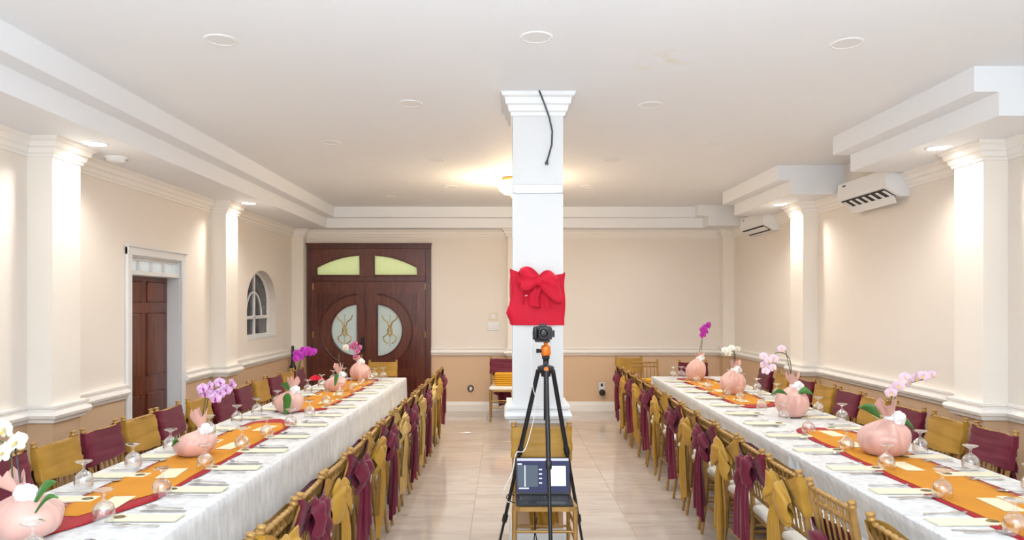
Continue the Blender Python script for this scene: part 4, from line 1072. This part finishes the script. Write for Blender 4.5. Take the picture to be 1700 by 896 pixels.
# laptop on the chair seat
LZ = .4555
lp = thing('laptop', 'open dark laptop with lit screen on the chair seat', 'laptop', (.245, 4.47, LZ))
MB().bbox(-.175, .175, -.135, .085, 0, .014, .003).build('base', M['blackm'], lp)
kbd = MB().box(-.155, .155, -.05, .065, .0141, .0146).build('keyboard', M['black'], lp)
key = MB().bbox(-.0095, .0095, -.008, .008, 0, .002, .0008).mesh('key', M['grey'])
for r_ in range(5):
    for c_ in range(14): link('key', key, kbd, (-.142+.0218*c_, -.037+.0225*r_, .0147))
MB().box(-.05, .05, -.122, -.06, .0141, .0145).build('touchpad', M['grey'], lp)
lid = link('lid', MB().bbox(-.175, .175, 0, .007, 0, .235, .003).mesh('lid', M['blackm']), lp, (0, .08, .014)); lid.rotation_euler = (-.2, 0, 0)
def scr(x0, x1, z0, z1, m, name, d): MB().box(x0, x1, -.0006-d, -.0001, z0, z1).build(name, m, lid)
scr(-.166, .166, .016, .228, M['screen_dark'], 'screen', .0)
scr(-.166, .166, .213, .228, M['screen_bar'], 'screen_bar', .0006)
scr(-.162, -.118, .05, .185, M['screen_mid'], 'screen_panel', .0006)
scr(-.112, -.032, .05, .185, M['screen_mid'], 'screen_panel', .0006)
scr(-.118, -.112, .05, .185, M['screen_lite'], 'screen_panel', .0007)
scr(-.162, -.135, .188, .197, M['screen_lite'], 'screen_panel', .0007)
scr(-.155, -.09, .037, .045, M['screen_lite'], 'screen_panel', .0007)
for k in range(4): scr(-.025, -.005, .07+.028*k, .078+.028*k, M['screen_lite'], 'screen_panel', .0007)
scr(.03, .148, .055, .18, M['screen_lite'], 'screen_window', .0007)
# cables
def cable(label, pts_, r_, m, name='cable'):
    sm = []; pp = [Vector(p) for p in pts_]
    for i in range(len(pp)-1):
        for k in range(5):
            a = pp[max(i-1,0)]; b = pp[i]; c_ = pp[i+1]; d_ = pp[min(i+2, len(pp)-1)]; q_ = k/5
            sm.append(.5*((2*b)+(-a+c_)*q_+(2*a-5*b+4*c_-d_)*q_*q_+(-a+3*b-3*c_+d_)*q_**3))
    sm.append(pp[-1]); o_ = sm[0].copy()
    return tag(MB().tube([p-o_ for p in sm], r_, 7).build(name, m, None, tuple(o_)), label, 'cable')
cable('thin white cable running from the camera down to the laptop', [P(884,560,4.42),P(882,578,4.39),P(882,610,4.38),P(885,645,4.40),P(889,660,4.42),P(887,690,4.44),P(872,745,4.42),P(857,752,4.36),P(850,785,4.34),P(836,815,4.36),P(842,832,4.42),P(854,833,4.45)], .0027, M['plast'])
cable('short black cable looping from the left side of the laptop', [P(854,822,4.50),P(845,820,4.48),P(841,826,4.46),P(848,832,4.43),P(854,834,4.40)], .0035, M['black'])
cable('black power cord hanging below the laptop chair to the floor', [(.19,4.60,.425),(.195,4.59,.3),(.19,4.58,.18),(.17,4.57,.06),(.12,4.53,.008),(.02,4.45,.006)], .004, M['black'])
cable('black power cord curling on the floor under the laptop chair', [(.21,4.64,.30),(.2,4.62,.2),(.24,4.58,.07),(.30,4.52,.008),(.40,4.62,.006),(.5,4.60,.006)], .004, M['black'])

# ------------------------------------------------------------------ far corners
def folded(label, loc, w, d_, n, rz=0):
    t = thing('folded_cloth', label, 'cloth', loc, rz)
    for k in range(n):
        e = R.uniform(-.006, .006); MB().bbox(-w/2+e, w/2+e, -d_/2, d_/2, k*.03, (k+1)*.03-.002, .011).build('fold', M['yellow'], t)
folded('folded golden yellow cloths stacked on the chair behind the column', (-.01, 10.32, .503), .28, .22, 6)
folded('folded golden yellow cloths stacked on the bare-backed chair at the far wall', (2.02, 9.80, .503), .30, .22, 5, .1)
t = thing('black_stand', 'slim black stand in left back corner behind the chairs', 'stand', (wx(486, 10.75), 10.75, 0))
MB().lathe([(0,0),(.11,0),(.11,.012),(.03,.03),(0,.03)], 20).build('base', M['black'], t)
MB().tube([(0,0,.02),(0,0,.70)], .016, 10).build('pole', M['blackm'], t)
MB().lathe([(0,.66),(.04,.665),(.05,.69),(.045,.74),(.03,.77),(.025,.83),(0,.84)], 14).build('clamp', M['black'], t)
MB().tube([(0,0,.8),(0,0,1.03),(0,0,1.05)], [.021,.021,.012], 10).build('rod', M['black'], t)
